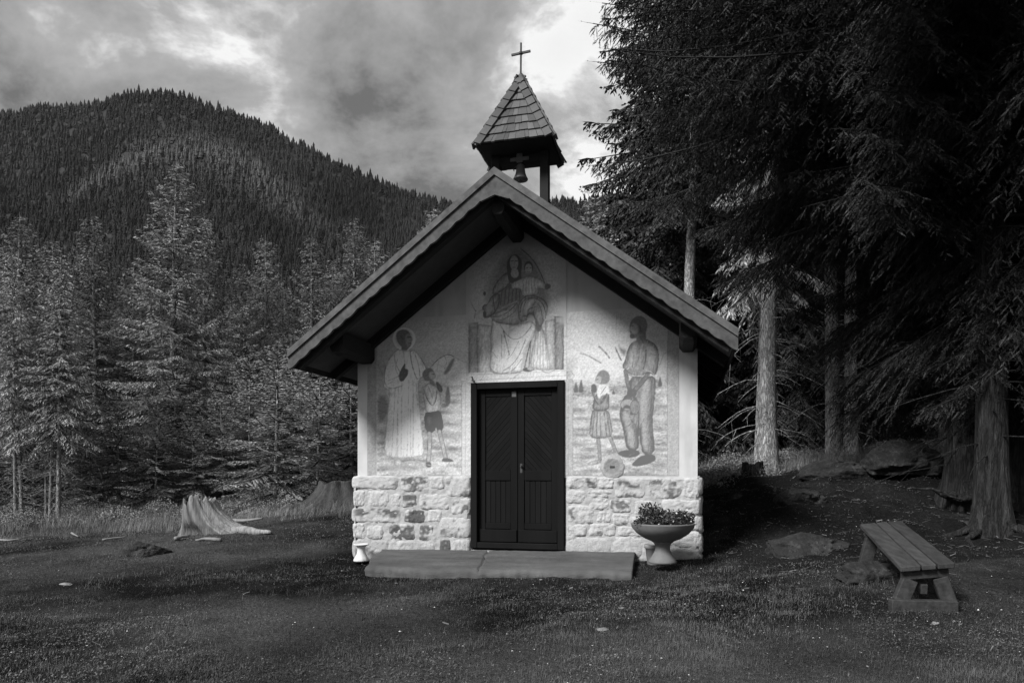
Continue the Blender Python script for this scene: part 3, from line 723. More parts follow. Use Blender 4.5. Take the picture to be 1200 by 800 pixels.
def paint_farmer(px, py, V):
    p = Paint(px, py, landscape(px, py, seed=61, lo=.52))
    # mountains and far meadow
    p.poly([(668,440),(676,420),(684,413),(696,410),(704,405),(712,412),(719,406),(730,404),(738,410),(738,446),(668,450)], .71, 5.0)
    p.line([(681,414),(690,417),(697,421),(704,425)], 1.8, .36); p.line([(702,406),(708,411),(714,419)], 2.2, .34); p.line([(721,407),(724,414),(728,422)], 1.8, .30); p.poly([(724,402),(728,408),(735,410),(732,418),(727,412)], .36, 1.4)
    p.line([(667,432),(673,440)], .8, .42); p.line([(690,430),(684,442)], 2, .5, .6, 2)
    p.poly([(772,412),(782,414),(782,450),(770,450)], .58, 1.5); p.line([(778,414),(773,428)], 1.0, .38)
    for (x, t, b, wd) in ((675,446,460,3.2),(681,443,460,3.4),(773.5,440,453,3.0),(668.5,446,454,2.5),(719,456,462,2.0)):
        p.poly([(x, t),(x+wd*.6,(t+b)/2),(x+wd, b),(x-wd, b),(x-wd*.6,(t+b)/2)], .26, .7)
    for (a, b, c, v) in ((676,480,9,.30),(681,490,11,.30),(682,510,10,.32),(676,521,11,.30),(690,526,9,.3),(687,536,12,.28),(692,552,12,.3),(775,476,8,.34),(774,503,8,.34),(774,527,9,.30),(724,492,8,.28),(725,512,9,.27),(729,470,6,.3),(745,556,25,.32),(772,545,10,.36),(722,478,6,.3)):
        p.oval(a, b, c, 2.4, v, .6, .9)
    for (a, b, c) in ((680,497,10),(724,487,8),(730,522,8),(774,490,8),(680,470,8),(708,518,4)): p.oval(a, b, c, 3.0, .62, .7, .8)
    # girl
    for P in ([(701,511),(702,524),(703,538)], [(713,509),(718,519),(722,531)]): p.line(P, 4.6, .24); p.line(P, 3.2, .42)
    p.poly([(688,543),(698,539),(704,538),(703,542),(692,545)], .60, .7, edge=.36); p.poly([(718,530),(724,531),(730,535),(724,537)], .5, .7)
    p.poly([(694,481),(700,480),(713,480),(716,494),(718,509),(710,513),(700,513),(691,512),(692,496)], .46, .7, edge=.22)
    for (x0, x1) in ((697,694),(700,699),(703,703.5),(708,711),(711,715)): p.line([(x0, 483), (x1, 511)], 1.4, .27, .85)
    p.line([(702,483),(702.5,510)], 1.4, .6, .7); p.line([(706,483),(708,510)], 1.4, .56, .6)
    p.poly([(699,461),(706,458),(713,458),(714,470),(713,481),(694,481),(696,470)], .36, .7, edge=.18)
    p.poly([(703,450),(710,450),(714,454),(714,463),(706,462),(702,468),(699,460),(701,454)], .74, .6); p.line([(710,453),(705,460)], .9, .24)
    p.line([(694,457),(697,466),(702,475),(707,468),(711,462)], 2.8, .24); p.line([(695,458),(698,467),(703,474)], 1.6, .38); p.poly([(692,452),(696,449),(699,452),(700,459),(695,461)], .24, .6)
    p.poly([(697,446),(700,438),(704,433.5),(709,433.5),(714,437),(715,444),(713,448),(709,450),(702,450)], .34, .6); p.poly([(697,445),(701,440),(705,442),(704,449),(699,449)], .50, .8)
    p.line([(698,445),(701,444)], .7, .12)
    # man: trousers, shirt, arms, hat, head
    p.poly([(738,440),(752,443),(768,440),(768,456),(766,474),(764,495),(766,515),(767,531),(753,533),(751,515),(749,500),(748,514),(748,527),(734,527),(732,508),(727,490),(726,480),(734,470)], .34, .7, edge=.18)
    p.poly([(754,446),(761,444),(759,470),(756,490),(760,528),(754,528),(752,500),(749,480)], .49, 1.6, .7); p.poly([(729,484),(735,482),(741,500),(744,524),(737,524),(735,505)], .50, 1.4, .7)
    p.line([(749,482),(748,496),(751,520)], 1.2, .22); p.line([(764,446),(763,476),(761,500),(765,524)], 2.4, .26, .8, 1.2); p.line([(740,492),(746,500),(747,520)], 1.8, .27, .8, 1); p.line([(755,490),(751,498)], 1.0, .26); p.line([(741,495),(736,499)], 1.0, .3)
    p.poly([(745,399),(739,403),(735,412),(733,422),(729,430),(735,434),(737,440),(745,441),(752,442),(755,437),(762,437),(768,440),(771,430),(772,418),(771,408),(766,402),(757,397)], .38, .7, edge=.20)
    p.poly([(760,406),(767,406),(769,416),(766,430),(760,430),(758,418)], .50, 1.6, .7); p.poly([(740,406),(746,404),(745,420),(741,432),(737,428)], .52, 1.6, .7)
    p.line([(757,410),(757,420),(754,432)], 1.6, .24); p.line([(743,416),(741,430)], 1.2, .28); p.line([(736,414),(735,426)], 1.0, .28); p.line([(748,402),(750,414),(746,428)], 1.0, .32); p.line([(762,414),(768,416)], .8, .3); p.line([(728,431),(733,434),(737,431)], 1.1, .62); p.line([(736,438),(744,441),(753,440)], 1.1, .62)
    p.line([(757,434),(763,435),(768,441)], 1.1, .56)
    p.line([(733,435),(735,447),(738,457)], 5.0, .18); p.line([(733,435),(735,447),(738,457)], 3.4, .31); p.line([(759,439),(752,448),(743,458)], 5.6, .17); p.line([(759,439),(752,448),(743,458)], 3.8, .31)
    p.poly([(737,456),(745,456),(746,463),(739,466),(735,462)], .26, .6, edge=.15)
    p.poly([(729,470),(733,463),(740,462),(747,468),(748,478),(744,485),(738,486),(741,478),(736,473),(730,476)], .30, .7, edge=.15); p.oval(735.5, 474, 8.2, 6.6, .46, .9, .15, edge=.2); p.poly([(729,479),(733,474),(738,475),(740,480),(735,478)], .20, .7)
    p.oval(744, 477, 5.5, 8.5, .36, .8, .2, edge=.2); p.line([(734,464),(741,463)], 2.0, .14)
    p.poly([(740,544),(746,538),(753,533),(767,532),(769,539),(760,543),(750,546),(743,546)], .15, .6); p.poly([(723,530),(734,527),(748,527),(750,532),(745,535),(736,536),(727,534)], .17, .6); p.line([(736,534),(743,531)], .8, .4)
    p.poly([(745,390),(756,388),(758,398),(752,404),(746,402)], .30, .7); p.line([(749,392),(754,402)], 1.2, .2)
    p.poly([(737.5,384),(739,377),(742,372.5),(749,369.5),(756,372),(759,379),(758,386),(756,393),(751,393),(746,396),(741,397),(738,396),(738.5,390)], .33, .6); p.poly([(738.5,382),(743,378),(748,382),(748,390),(743,392),(739,389)], .54, .9); p.poly([(737.5,393),(742,391),(744,395),(740,397)], .12, .6); p.line([(738,388),(740,389.5)], .9, .13); p.line([(739,381.5),(742,381.5)], 1.0, .13); p.line([(750,382),(751,388)], 1.2, .16)
    # frame bands
    fr = px > 782; p.v = np.where(fr, .50+.08*(fbm(px*.3, py*.05, 87, 3)-.5), p.v); p.line([(782, 400),(782, 556)], .8, .34, sm=0)
    fr = (px < 671.5) & (py > 444); p.v = np.where(fr, .52+.1*(fbm(px*.4, py*.1, 88, 3)-.5), p.v); p.line([(671.5, 446),(671.5, 556)], .8, .36, sm=0); p.line([(666, 447),(666, 556)], .7, .4, sm=0)
    p.line([(723, 362),(722, 380),(722.5, 394)], .7, .36, .6); p.line([(728, 366),(726, 380)], .6, .4, .5)
    return p.v
fresco_panel(430.5, 551.8, 372, 556, paint_saint, 'fresco of a haloed figure in a long white robe beside a boy in shorts', BASE_TOP+.001)
fresco_panel(546.5, 664, 284, 447, paint_madonna, 'fresco of a robed woman on a throne with a child on her lap', DZ1+.004, -.007)
fresco_panel(661.8, 795.5, 362, 556, paint_farmer, 'fresco of a bearded man holding his hat beside a praying girl', BASE_TOP+.001)

# the offering slot let into the wall
s_, z_ = px_wall(717.5, 547, .02)
mb = MB(); n = 28
ring = [(.15+.005*math.sin(k*2.3)+.004*math.sin(k*5.1), k) for k in range(n)]
V = [(s_, -.018, z_)]
for q, (dr, dy) in enumerate(((.55, -.018), (.66, -.022), (.78, -.024), (1.0, -.008))):
    for r, k in ring:
        V.append((s_+r*dr*math.cos(2*math.pi*k/n), dy, z_+r*dr*.98*math.sin(2*math.pi*k/n)))
Fc = [(0, 1+(k+1) % n, 1+k) for k in range(n)]+[(1+q*n+k, 1+q*n+(k+1) % n, 1+(q+1)*n+(k+1) % n, 1+(q+1)*n+k) for q in range(3) for k in range(n)]
mb.add(V, Fc); 
A = [.36]*(1+n)+[.42]*n+[.56]*n+[.50]*n
mb.a = A
disc = mb.build('offering_plate', M['stone'], chapel, OFF, smooth=True); disc['label'] = 'round plastered offering plate with a narrow dark slot'
mb = MB(); mb.box(s_-.03, s_+.028, -.024, -.014, z_-.008, z_+.014); mb.build('slot', M['iron'], disc, OFF)

# -- door
def door():
    f = MB(); fw = .085
    f.box(-DW, -DW+fw, -.035, .10, DZ0, DZ1, .62); f.box(DW-fw, DW, -.035, .10, DZ0, DZ1, .62); f.box(-DW+fw, DW-fw, -.035, .10, DZ1-fw, DZ1, .6); f.box(-DW+fw, DW-fw, -.03, .10, DZ0, DZ0+.075, .62)
    fr = f.build('door_frame', M['doorwood'], chapel, OFF, bevel=.006)
    x0, x1 = -DW+fw+.003, DW-fw-.003; z0, z1 = DZ0+.078, DZ1-fw-.003
    for sgn in (-1, 1):
        a, b = (x0, -.002) if sgn < 0 else (.002, x1)
        w_ = b-a; st = .095 if sgn < 0 else .085
        l = MB()
        yf, yb = .035, .08
        zr = [z0, z0+.17, z0+.25, z0+.80, z0+.93, z1-.09, z1]       # kick board, rail, lower panel, lock rail, upper panel, top rail
        l.box(a, a+st, yf, yb, z0, z1, .5); l.box(b-st, b, yf, yb, z0, z1, .5)
        l.box(a+st, b-st, yf+.002, yb, zr[1], zr[2], .5); l.box(a+st, b-st, yf+.002, yb, zr[3], zr[4], .52); l.box(a+st, b-st, yf+.002, yb, zr[5], zr[6], .5)
        l.box(a+.01, b-.01, yf-.016, yf-.001, z0+.004, z0+.165, .55)
        leaf = l.build('door_leaf', M['doorwood'], chapel, OFF, bevel=.005)
        # upper panel of slanting boards
        up = MB(); pa, pb, qa, qb = a+st, b-st, zr[4], zr[5]
        wd = .055; k = -40
        ang = math.radians(48)
        rs = random.Random(3+sgn)
        import_d = (math.cos(ang), math.sin(ang)) if sgn < 0 else (math.cos(ang), -math.sin(ang))
        nrm = (-import_d[1], import_d[0])
        cx, cz = (pa+pb)/2, (qa+qb)/2
        def clip(P, axis, lim, keep_less):
            o_ = []
            for i in range(len(P)):
                A_, B_ = P[i], P[(i+1) % len(P)]
                ia = (A_[axis] <= lim) if keep_less else (A_[axis] >= lim); ib = (B_[axis] <= lim) if keep_less else (B_[axis] >= lim)
                if ia: o_.append(A_)
                if ia != ib:
                    t = (lim-A_[axis])/(B_[axis]-A_[axis]); o_.append((A_[0]+(B_[0]-A_[0])*t, A_[1]+(B_[1]-A_[1])*t))
            return o_
        for k in range(-22, 23):
            c0 = k*wd+.0022; c1 = (k+1)*wd-.0008
            P = [(cx+nrm[0]*c+import_d[0]*e_, cz+nrm[1]*c+import_d[1]*e_) for c, e_ in ((c0, -2), (c0, 2), (c1, 2), (c1, -2))]
            for ax, lim, kl in ((0, pa, False), (0, pb, True), (1, qa, False), (1, qb, True)):
                P = clip(P, ax, lim, kl)
                if not P: break
            if len(P) < 3: continue
            m = len(P); yy = yf+.014+rs.uniform(-.002, .003)
            up.add([(x, yy, z) for x, z in P]+[(x, yb-.005, z) for x, z in P], [tuple(range(m)), tuple(range(2*m-1, m-1, -1))]+[(i, i+m, (i+1) % m+m, (i+1) % m) for i in range(m)], rs.uniform(.42, .64))
        up.build('upper_panel', M['doorwood'], leaf, OFF)
        lo = MB(); pa, pb, qa, qb = a+st, b-st, zr[2], zr[3]; m = 5
        for k in range(m):
            xa = pa+(pb-pa)*k/m+.0018; xb = pa+(pb-pa)*(k+1)/m-.0012
            lo.box(xa, xb, yf+.014+(k % 2)*.003, yb-.004, qa, qb, rs.uniform(.4, .65))
        lo.build('lower_panel', M['doorwood'], leaf, OFF, bevel=.003)
        if sgn > 0:
            h = MB(); h.box(a+.030, a+.060, yf-.006, yf+.0, z0+.90, z0+1.02); h.lathe([(.004, -.012), (.014, -.008), (.014, .008), (.004, .012)], 10, (a+.045, yf-.022, z0+.985)); h.tube([(a+.045, yf-.005, z0+.985), (a+.045, yf-.02, z0+.985)], .006, 8)
            h.build('handle', M['iron'], leaf, OFF, smooth=False)
        else:
            c = MB(); c.box(b-.075, b-.02, yf-.004, yf-.0005, z1-.10, z1-.03, .9); cd = c.build('name_plate', M['yoke'], leaf, OFF)
    bk = MB(); bk.box(-DW-.02, DW+.02, .101, .12, DZ0-.03, DZ1+.02); bk.build('door_backing', M['darkwood'], chapel, OFF)
    hk = MB(); hs, hz = px_wall(555, 446); hk.tube([(hs, -.0, hz), (hs, -.05, hz), (hs+.03, -.06, hz-.02)], .012, 8); hk.tube([(hs-.02, -.01, hz+.05), (hs, -.03, hz)], .010, 6); hk.build('iron_hook', M['iron'], chapel, OFF)
door()

# -- roof
def roof():
    r = MB(); rs = random.Random(5)
    th = .045
    for sgn in (-1, 1):
        # boarding
        P = [(0, FRONT+.02), (EAVE_S-.02, FRONT+.02), (EAVE_S-.02, BACK-.02), (0, BACK-.02)]
        V = [(sgn*s, y, roof_z(s)-.10-th) for s, y in P]+[(sgn*s, y, roof_z(s)-.10) for s, y in P]
        r.hexa(V if sgn > 0 else [V[i] for i in (3, 2, 1, 0, 7, 6, 5, 4)], .35)
        # courses of shingles
        rows = 15
        L = EAVE_S
        for k in range(rows):
            sa = L-(k)*L/rows+.02; sb = max(0.0, L-(k+1.35)*L/rows)
            y = FRONT+.045
            while y < BACK-.05:
                w_ = min(rs.uniform(.09, .2), BACK-.045-y)
                lift = rs.uniform(0, .006)
                za, zb = roof_z(sa)-.050+lift, roof_z(sb)-.088+lift
                V = [(sgn*sa, y+.003, za-.02), (sgn*sa, y+w_-.003, za-.02), (sgn*sb, y+w_-.003, zb-.01), (sgn*sb, y+.003, zb-.01),
                     (sgn*sa, y+.003, za), (sgn*sa, y+w_-.003, za), (sgn*sb, y+w_-.003, zb), (sgn*sb, y+.003, zb)]
                r.hexa(V, rs.uniform(.35, .65)); y += w_
    rf = r.build('roof', M['shingle'], chapel, OFF)
    rc = MB()
    for sgn in (-1, 1): rc.hexa([(0, FRONT+.05, RIDGE_Z-.02), (sgn*.16, FRONT+.05, roof_z(.16)-.02), (sgn*.16, BACK, roof_z(.16)-.02), (0, BACK, RIDGE_Z-.02), (0, FRONT+.05, RIDGE_Z+.005), (sgn*.16, FRONT+.05, roof_z(.16)+.005), (sgn*.16, BACK, roof_z(.16)+.005), (0, BACK, RIDGE_Z+.005)], .5)
    rc.build('ridge_board', M['shingle'], rf, OFF)
    # soffit boards and rafters, dark
    sf = MB()
    for sgn in (-1, 1):
        for k in range(7):
            y = FRONT+.10+k*(BACK-FRONT-.2)/6
            sf.beam((sgn*.05, y, roof_z(.05)-.21), (sgn*(EAVE_S-.06), y, roof_z(EAVE_S-.06)-.21), .09, .12)
    sf.build('rafters', M['darkwood'], rf, OFF)
    # scalloped barge boards, front and back
    for y0, y1 in ((FRONT-.022, FRONT+.018), (BACK-.018, BACK+.022)):
        for sgn in (-1, 1):
            b = MB(); n = 150; Vf = []
            for i in range(n+1):
                s = EAVE_S*i/n
                dpt = .215+.020*abs(math.sin(math.pi*s/.155))+.006*mnoise.noise(Vector((s*3, sgn*2.0, y0)))
                if s < .16: dpt = .235+.06*(1-s/.16)
                zt = roof_z(s)
                Vf += [(sgn*s, zt), (sgn*s, zt-.055), (sgn*s, zt-dpt)]
            V = []
            for x, z in Vf: V.append((x, y0, z))
            for x, z in Vf: V.append((x, y1, z))
            m = len(Vf); Fc = []
            for i in range(n):
                for k in (0, 1): Fc += [(3*i+k, 3*i+k+1, 3*i+k+4, 3*i+k+3), (m+3*i+k, m+3*i+k+3, m+3*i+k+4, m+3*i+k+1)]
                Fc += [(3*i, 3*i+3, m+3*i+3, m+3*i), (3*i+2, m+3*i+2, m+3*i+5, 3*i+5)]
            e_ = 3*n; Fc += [(e_, e_+1, m+e_+1, m+e_), (e_+1, e_+2, m+e_+2, m+e_+1), (0, m, m+1, 1), (1, m+1, m+2, 2)]
            b.add(V, Fc, .5); o = b.build('barge_board', M['barge'], rf, OFF)
            c = MB()      # upper lath laid on the board
            sc_ = .075
            c.hexa([(sgn*.0, y0-.022, RIDGE_Z-sc_), (sgn*EAVE_S, y0-.022, EAVE_Z-sc_), (sgn*EAVE_S, y0-.002, EAVE_Z-sc_), (0, y0-.002, RIDGE_Z-sc_),
                    (0, y0-.022, RIDGE_Z+.012), (sgn*EAVE_S, y0-.022, EAVE_Z+.012), (sgn*EAVE_S, y0-.002, EAVE_Z+.012), (0, y0-.002, RIDGE_Z+.012)], .6)
            if y0 < 0: c.build('barge_lath', M['barge'], rf, OFF)
    # eave boards
    for sgn in (-1, 1):
        e_ = MB(); e_.box(sgn*(EAVE_S-.02)-.012, sgn*(EAVE_S-.02)+.012, FRONT+.02, BACK-.02, EAVE_Z-.19, EAVE_Z-.06); e_.build('eave_board', M['darkwood'], rf, OFF)
    # wall plates and ridge purlin carrying the overhang
    for s, zc, hw, yend in ((-2.10, 2.92, .11, -.86), (2.13, 2.90, .10, -.80), (0, 4.40, .09, -.95)):
        p = MB(); hz = .125
        oc = [(-hw, -hz+.05), (-hw+.04, -hz), (hw-.04, -hz), (hw, -hz+.05), (hw, hz), (-hw, hz)]
        V = [(s+x*.82, yend, zc+z*.9+.01) for x, z in oc]+[(s+x, yend+.14, zc+z) for x, z in oc]+[(s+x, .0, zc+z) for x, z in oc]
        Fc = [tuple(range(5, -1, -1)), tuple(range(12, 18))]+[(q*6+i, q*6+(i+1) % 6, q*6+6+(i+1) % 6, q*6+6+i) for q in (0, 1) for i in range(6)]
        p.add(V, Fc); p.build('purlin', M['darkwood'], chapel, OFF)
roof()

# -- belfry: two posts and a steep shingled pyramid with a cross
def belfry():
    hx, hy, cy, z0, z1 = .49, .40, .20, 5.50, 6.50
    rs = random.Random(8)
    b = MB()
    cor = [(-hx, cy-hy), (hx, cy-hy), (hx, cy+hy), (-hx, cy+hy)]
    # dark boxed underside and core
    core = MB()
    core.add([(x*.97, cy+(y-cy)*.97, z0+.0) for x, y in cor]+[(0, cy, z1-.03)], [(3,2,1,0),(0,1,4),(1,2,4),(2,3,4),(3,0,4)])
    rows = 8
    for f in range(4):
        a = Vector((cor[f][0], cor[f][1], z0)); c = Vector((cor[(f+1) % 4][0], cor[(f+1) % 4][1], z0)); ap = Vector((0, cy, z1))
        mid = (a+c)/2; up = (ap-mid); nrm = (c-a).cross(up).normalized()
        if nrm.dot(mid-Vector((0, cy, z0))) < 0: nrm = -nrm
        for k in range(rows):
            t0 = k/rows; t1 = min(1.0, (k+1.3)/rows)
            l0, r0 = a.lerp(ap, t0), c.lerp(ap, t0); l1, r1 = a.lerp(ap, t1), c.lerp(ap, t1)
            wl = (r0-l0).length; m = max(1, int(wl/.085)); cuts = [0]+sorted((i+rs.uniform(-.28, .28))/m for i in range(1, m))+[1]
            for i in range(len(cuts)-1):
                e0, e1 = cuts[i], cuts[i+1]
                dz = rs.uniform(-.008, .004); gap = .002/max(wl, .05)
                p = [l0.lerp(r0, e0+gap)+up.normalized()*dz, l0.lerp(r0, e1-gap)+up.normalized()*dz, l1.lerp(r1, e1-gap), l1.lerp(r1, e0+gap)]
                o0, o1 = .030+rs.uniform(0, .004), .010
                V = [p[0]+nrm*.004, p[1]+nrm*.004, p[2]+nrm*.001, p[3]+nrm*.001, p[0]+nrm*o0, p[1]+nrm*o0, p[2]+nrm*o1, p[3]+nrm*o1]
                b.hexa(V, rs.uniform(.33, .68))
    # hip shingles along the four edges
    for f in range(4):
        a = Vector((cor[f][0]*1.03, cy+(cor[f][1]-cy)*1.03, z0-.004)); ap = Vector((0, cy, z1+.035))
        out_ = Vector((cor[f][0], cor[f][1]-cy, 0)).normalized()
        d_ = (ap-a).normalized()
        for k in range(rows):
            p = a.lerp(ap, k/rows); q = a.lerp(ap, min(1, (k+1.18)/rows))
            for sg in (0, 1):
                e_ = Vector((cor[f][0] and -math.copysign(1, cor[f][0]), 0, 0)) if sg == 0 else Vector((0, -math.copysign(1, cor[f][1]-cy), 0))
                wv = (e_-d_*e_.dot(d_)).normalized()*.095
                nn = d_.cross(wv).normalized()
                if nn.dot(out_) < 0: nn = -nn
                h0, h1 = nn*(.052), nn*.034
                V = [p+nn*.03, p+wv+nn*.022, q+wv*.96+nn*.012, q+nn*.014, p+h0, p+wv+h0*.9, q+wv*.96+h1*.9, q+h1]
                b.hexa(V, rs.uniform(.38, .58))
    br = b.build('belfry_roof', M['shingle'], chapel, OFF)
    core.build('belfry_soffit', M['darkwood'], br, OFF)
    for s in (-.33, .325):
        p = MB(); p.box(s-.058, s+.058, cy-.058, cy+.058, 4.2, z0-.002); p.build('belfry_post', M['darkwood'], chapel, OFF, bevel=.006)
    c = MB(); c.beam((-.33, cy, z0-.075), (.325, cy, z0-.075), .09, .10); c.build('belfry_beam', M['darkwood'], chapel, OFF)
    x = MB(); x.tube([(0, cy, z1-.02), (.004, cy, z1+.47)], .013, 8); x.beam((-.125, cy, z1+.328), (.132, cy, z1+.345), .024, .024); x.lathe([(.0, -.02), (.04, -.015), (.03, .02), (.014, .05), (.0, .05)], 10, (0, cy, z1+.02)); x.lathe([(.002, -.03), (.028, -.012), (.028, .012), (.002, .03)], 8, (.002, cy, z1+.336))
    x.build('cross', M['iron'], br, OFF)
    # the bell is hung from the beam: a thing of its own
    loc = chapel.matrix_basis @ Vector((.0, cy-.005, 0))
    lx, ly = CH_O[0]+_n[0]*(cy-.005), CH_O[1]+_n[1]*(cy-.005)
    bell = thing('bell', 'small dark bronze bell hanging under the shingled belfry roof', 'bell', (lx, ly, 5.165), -YAW)
    m = MB(); m.lathe([(.096, 0), (.098, .012), (.084, .035), (.066, .085), (.056, .15), (.050, .19), (.030, .212), (.004, .216), (.004, .20), (.028, .195), (.044, .17), (.052, .09), (.075, .03), (.086, .004)], 28); m.build('bell_body', M['bronze'], bell, smooth=True)
    k = MB(); k.tube([(0, 0, .19), (0, 0, -.02)], .006, 6); k.lathe([(.004, -.03), (.016, -.02), (.016, -.0), (.004, .012)], 10, (0, 0, -.012)); k.build('clapper', M['iron'], bell, smooth=True)
    y = MB(); y.box(-.125, .125, -.066, -.053, .225, .275); y.box(-.04, .04, -.07, -.054, .20, .325); y.box(-.02, .02, -.052, .02, .212, .25); y.build('yoke', M['yoke'], bell, bevel=.004)
    a = MB(); a.tube([(-.06, 0, .19), (-.095, -.01, .15), (-.085, -.01, .12)], .006, 6); a.build('striker_arm', M['iron'], bell)
belfry()

# ------------------------------------------------------------------ doorstep
def ch_world(s, t, z=None):    # t metres in front of the wall
    return (CH_O[0]+_u[0]*s-_n[0]*t, CH_O[1]+_u[1]*s-_n[1]*t) + ((z,) if z is not None else ())
def doorstep():
    o = thing('doorstep', 'low cracked concrete doorstep slab in front of the double door', 'doorstep', ch_world(0, .55, .1), -YAW)
    nx, ny = 220, 64; V = []; tone = []
    for j in range(ny):
        tt = .045+(1.02-.045)*j/(ny-1)
        for i in range(nx):
            q = i/(nx-1)
            sl = -1.88+.25*(tt-.045)/1.05+.03*math.sin(tt*9); sr = 1.50+.035*(tt-.045)
            s = sl+(sr-sl)*q
            fr = tt+(.03*mnoise.noise(Vector((s*3, 1.2, 0)))+.022*mnoise.noise(Vector((s*11, 1.2, 0))))*(j/(ny-1))
            z = .318-.118*(tt/1.0)+.03*(s+.2)*.5+.010*mnoise.noise(Vector((s*2, tt*3, 4)))+.004*mnoise.noise(Vector((s*14, tt*14, 1)))
            crack = abs(s-(-.35+.17*(tt-.2)+.04*mnoise.noise(Vector((0, tt*5, 7)))))
            if crack < .014: z -= .03*(1-crack/.014)
            edge = (j/(ny-1))
            if edge > .93: z -= .02*(edge-.93)/.07*max(0, mnoise.noise(Vector((s*4.5, 3, 2))))*2
            if edge > .96: z -= .04*(edge-.96)/.04*(.6+.8*abs(mnoise.noise(Vector((s*6, 0, 2)))))
            V.append((s, -(fr-.55), z-.1))
    idx = np.arange(nx*ny).reshape(ny, nx)
    Fq = np.stack([idx[:-1, :-1], idx[1:, :-1], idx[1:, 1:], idx[:-1, 1:]], -1).reshape(-1, 4)
    V = np.array(V); n0 = len(V)
    # skirt down into the earth, rough and undercut
    border = list(idx[:, 0])+list(idx[-1, 1:])+list(idx[::-1, -1][1:])
    sk = []; Fs = []
    lv = ((.035, .006), (.06, -.02), (.24, -.03))
    for dz, outw in lv:
        for b in border:
            p = V[b]; nz_ = mnoise.noise(Vector((p[0]*7, p[1]*7, dz*20)))
            k = np.array([p[0], p[1], 0]); k = k/np.linalg.norm(k)
            sk.append(p+np.array([0, -outw if p[1] < -.5 else 0, -dz])+np.array([.012*nz_, .022*nz_, 0]))
    m = len(border)
    def ring(q, i): return border[i] if q == 0 else n0+(q-1)*m+i
    for q in range(3):
        for i in range(m-1): Fs.append((ring(q, i), ring(q+1, i), ring(q+1, i+1), ring(q, i+1)))
    np_mesh('slab', np.vstack([V, np.array(sk)]), [Fq, np.array(Fs)], M['concrete'], o, smooth=True)
doorstep()

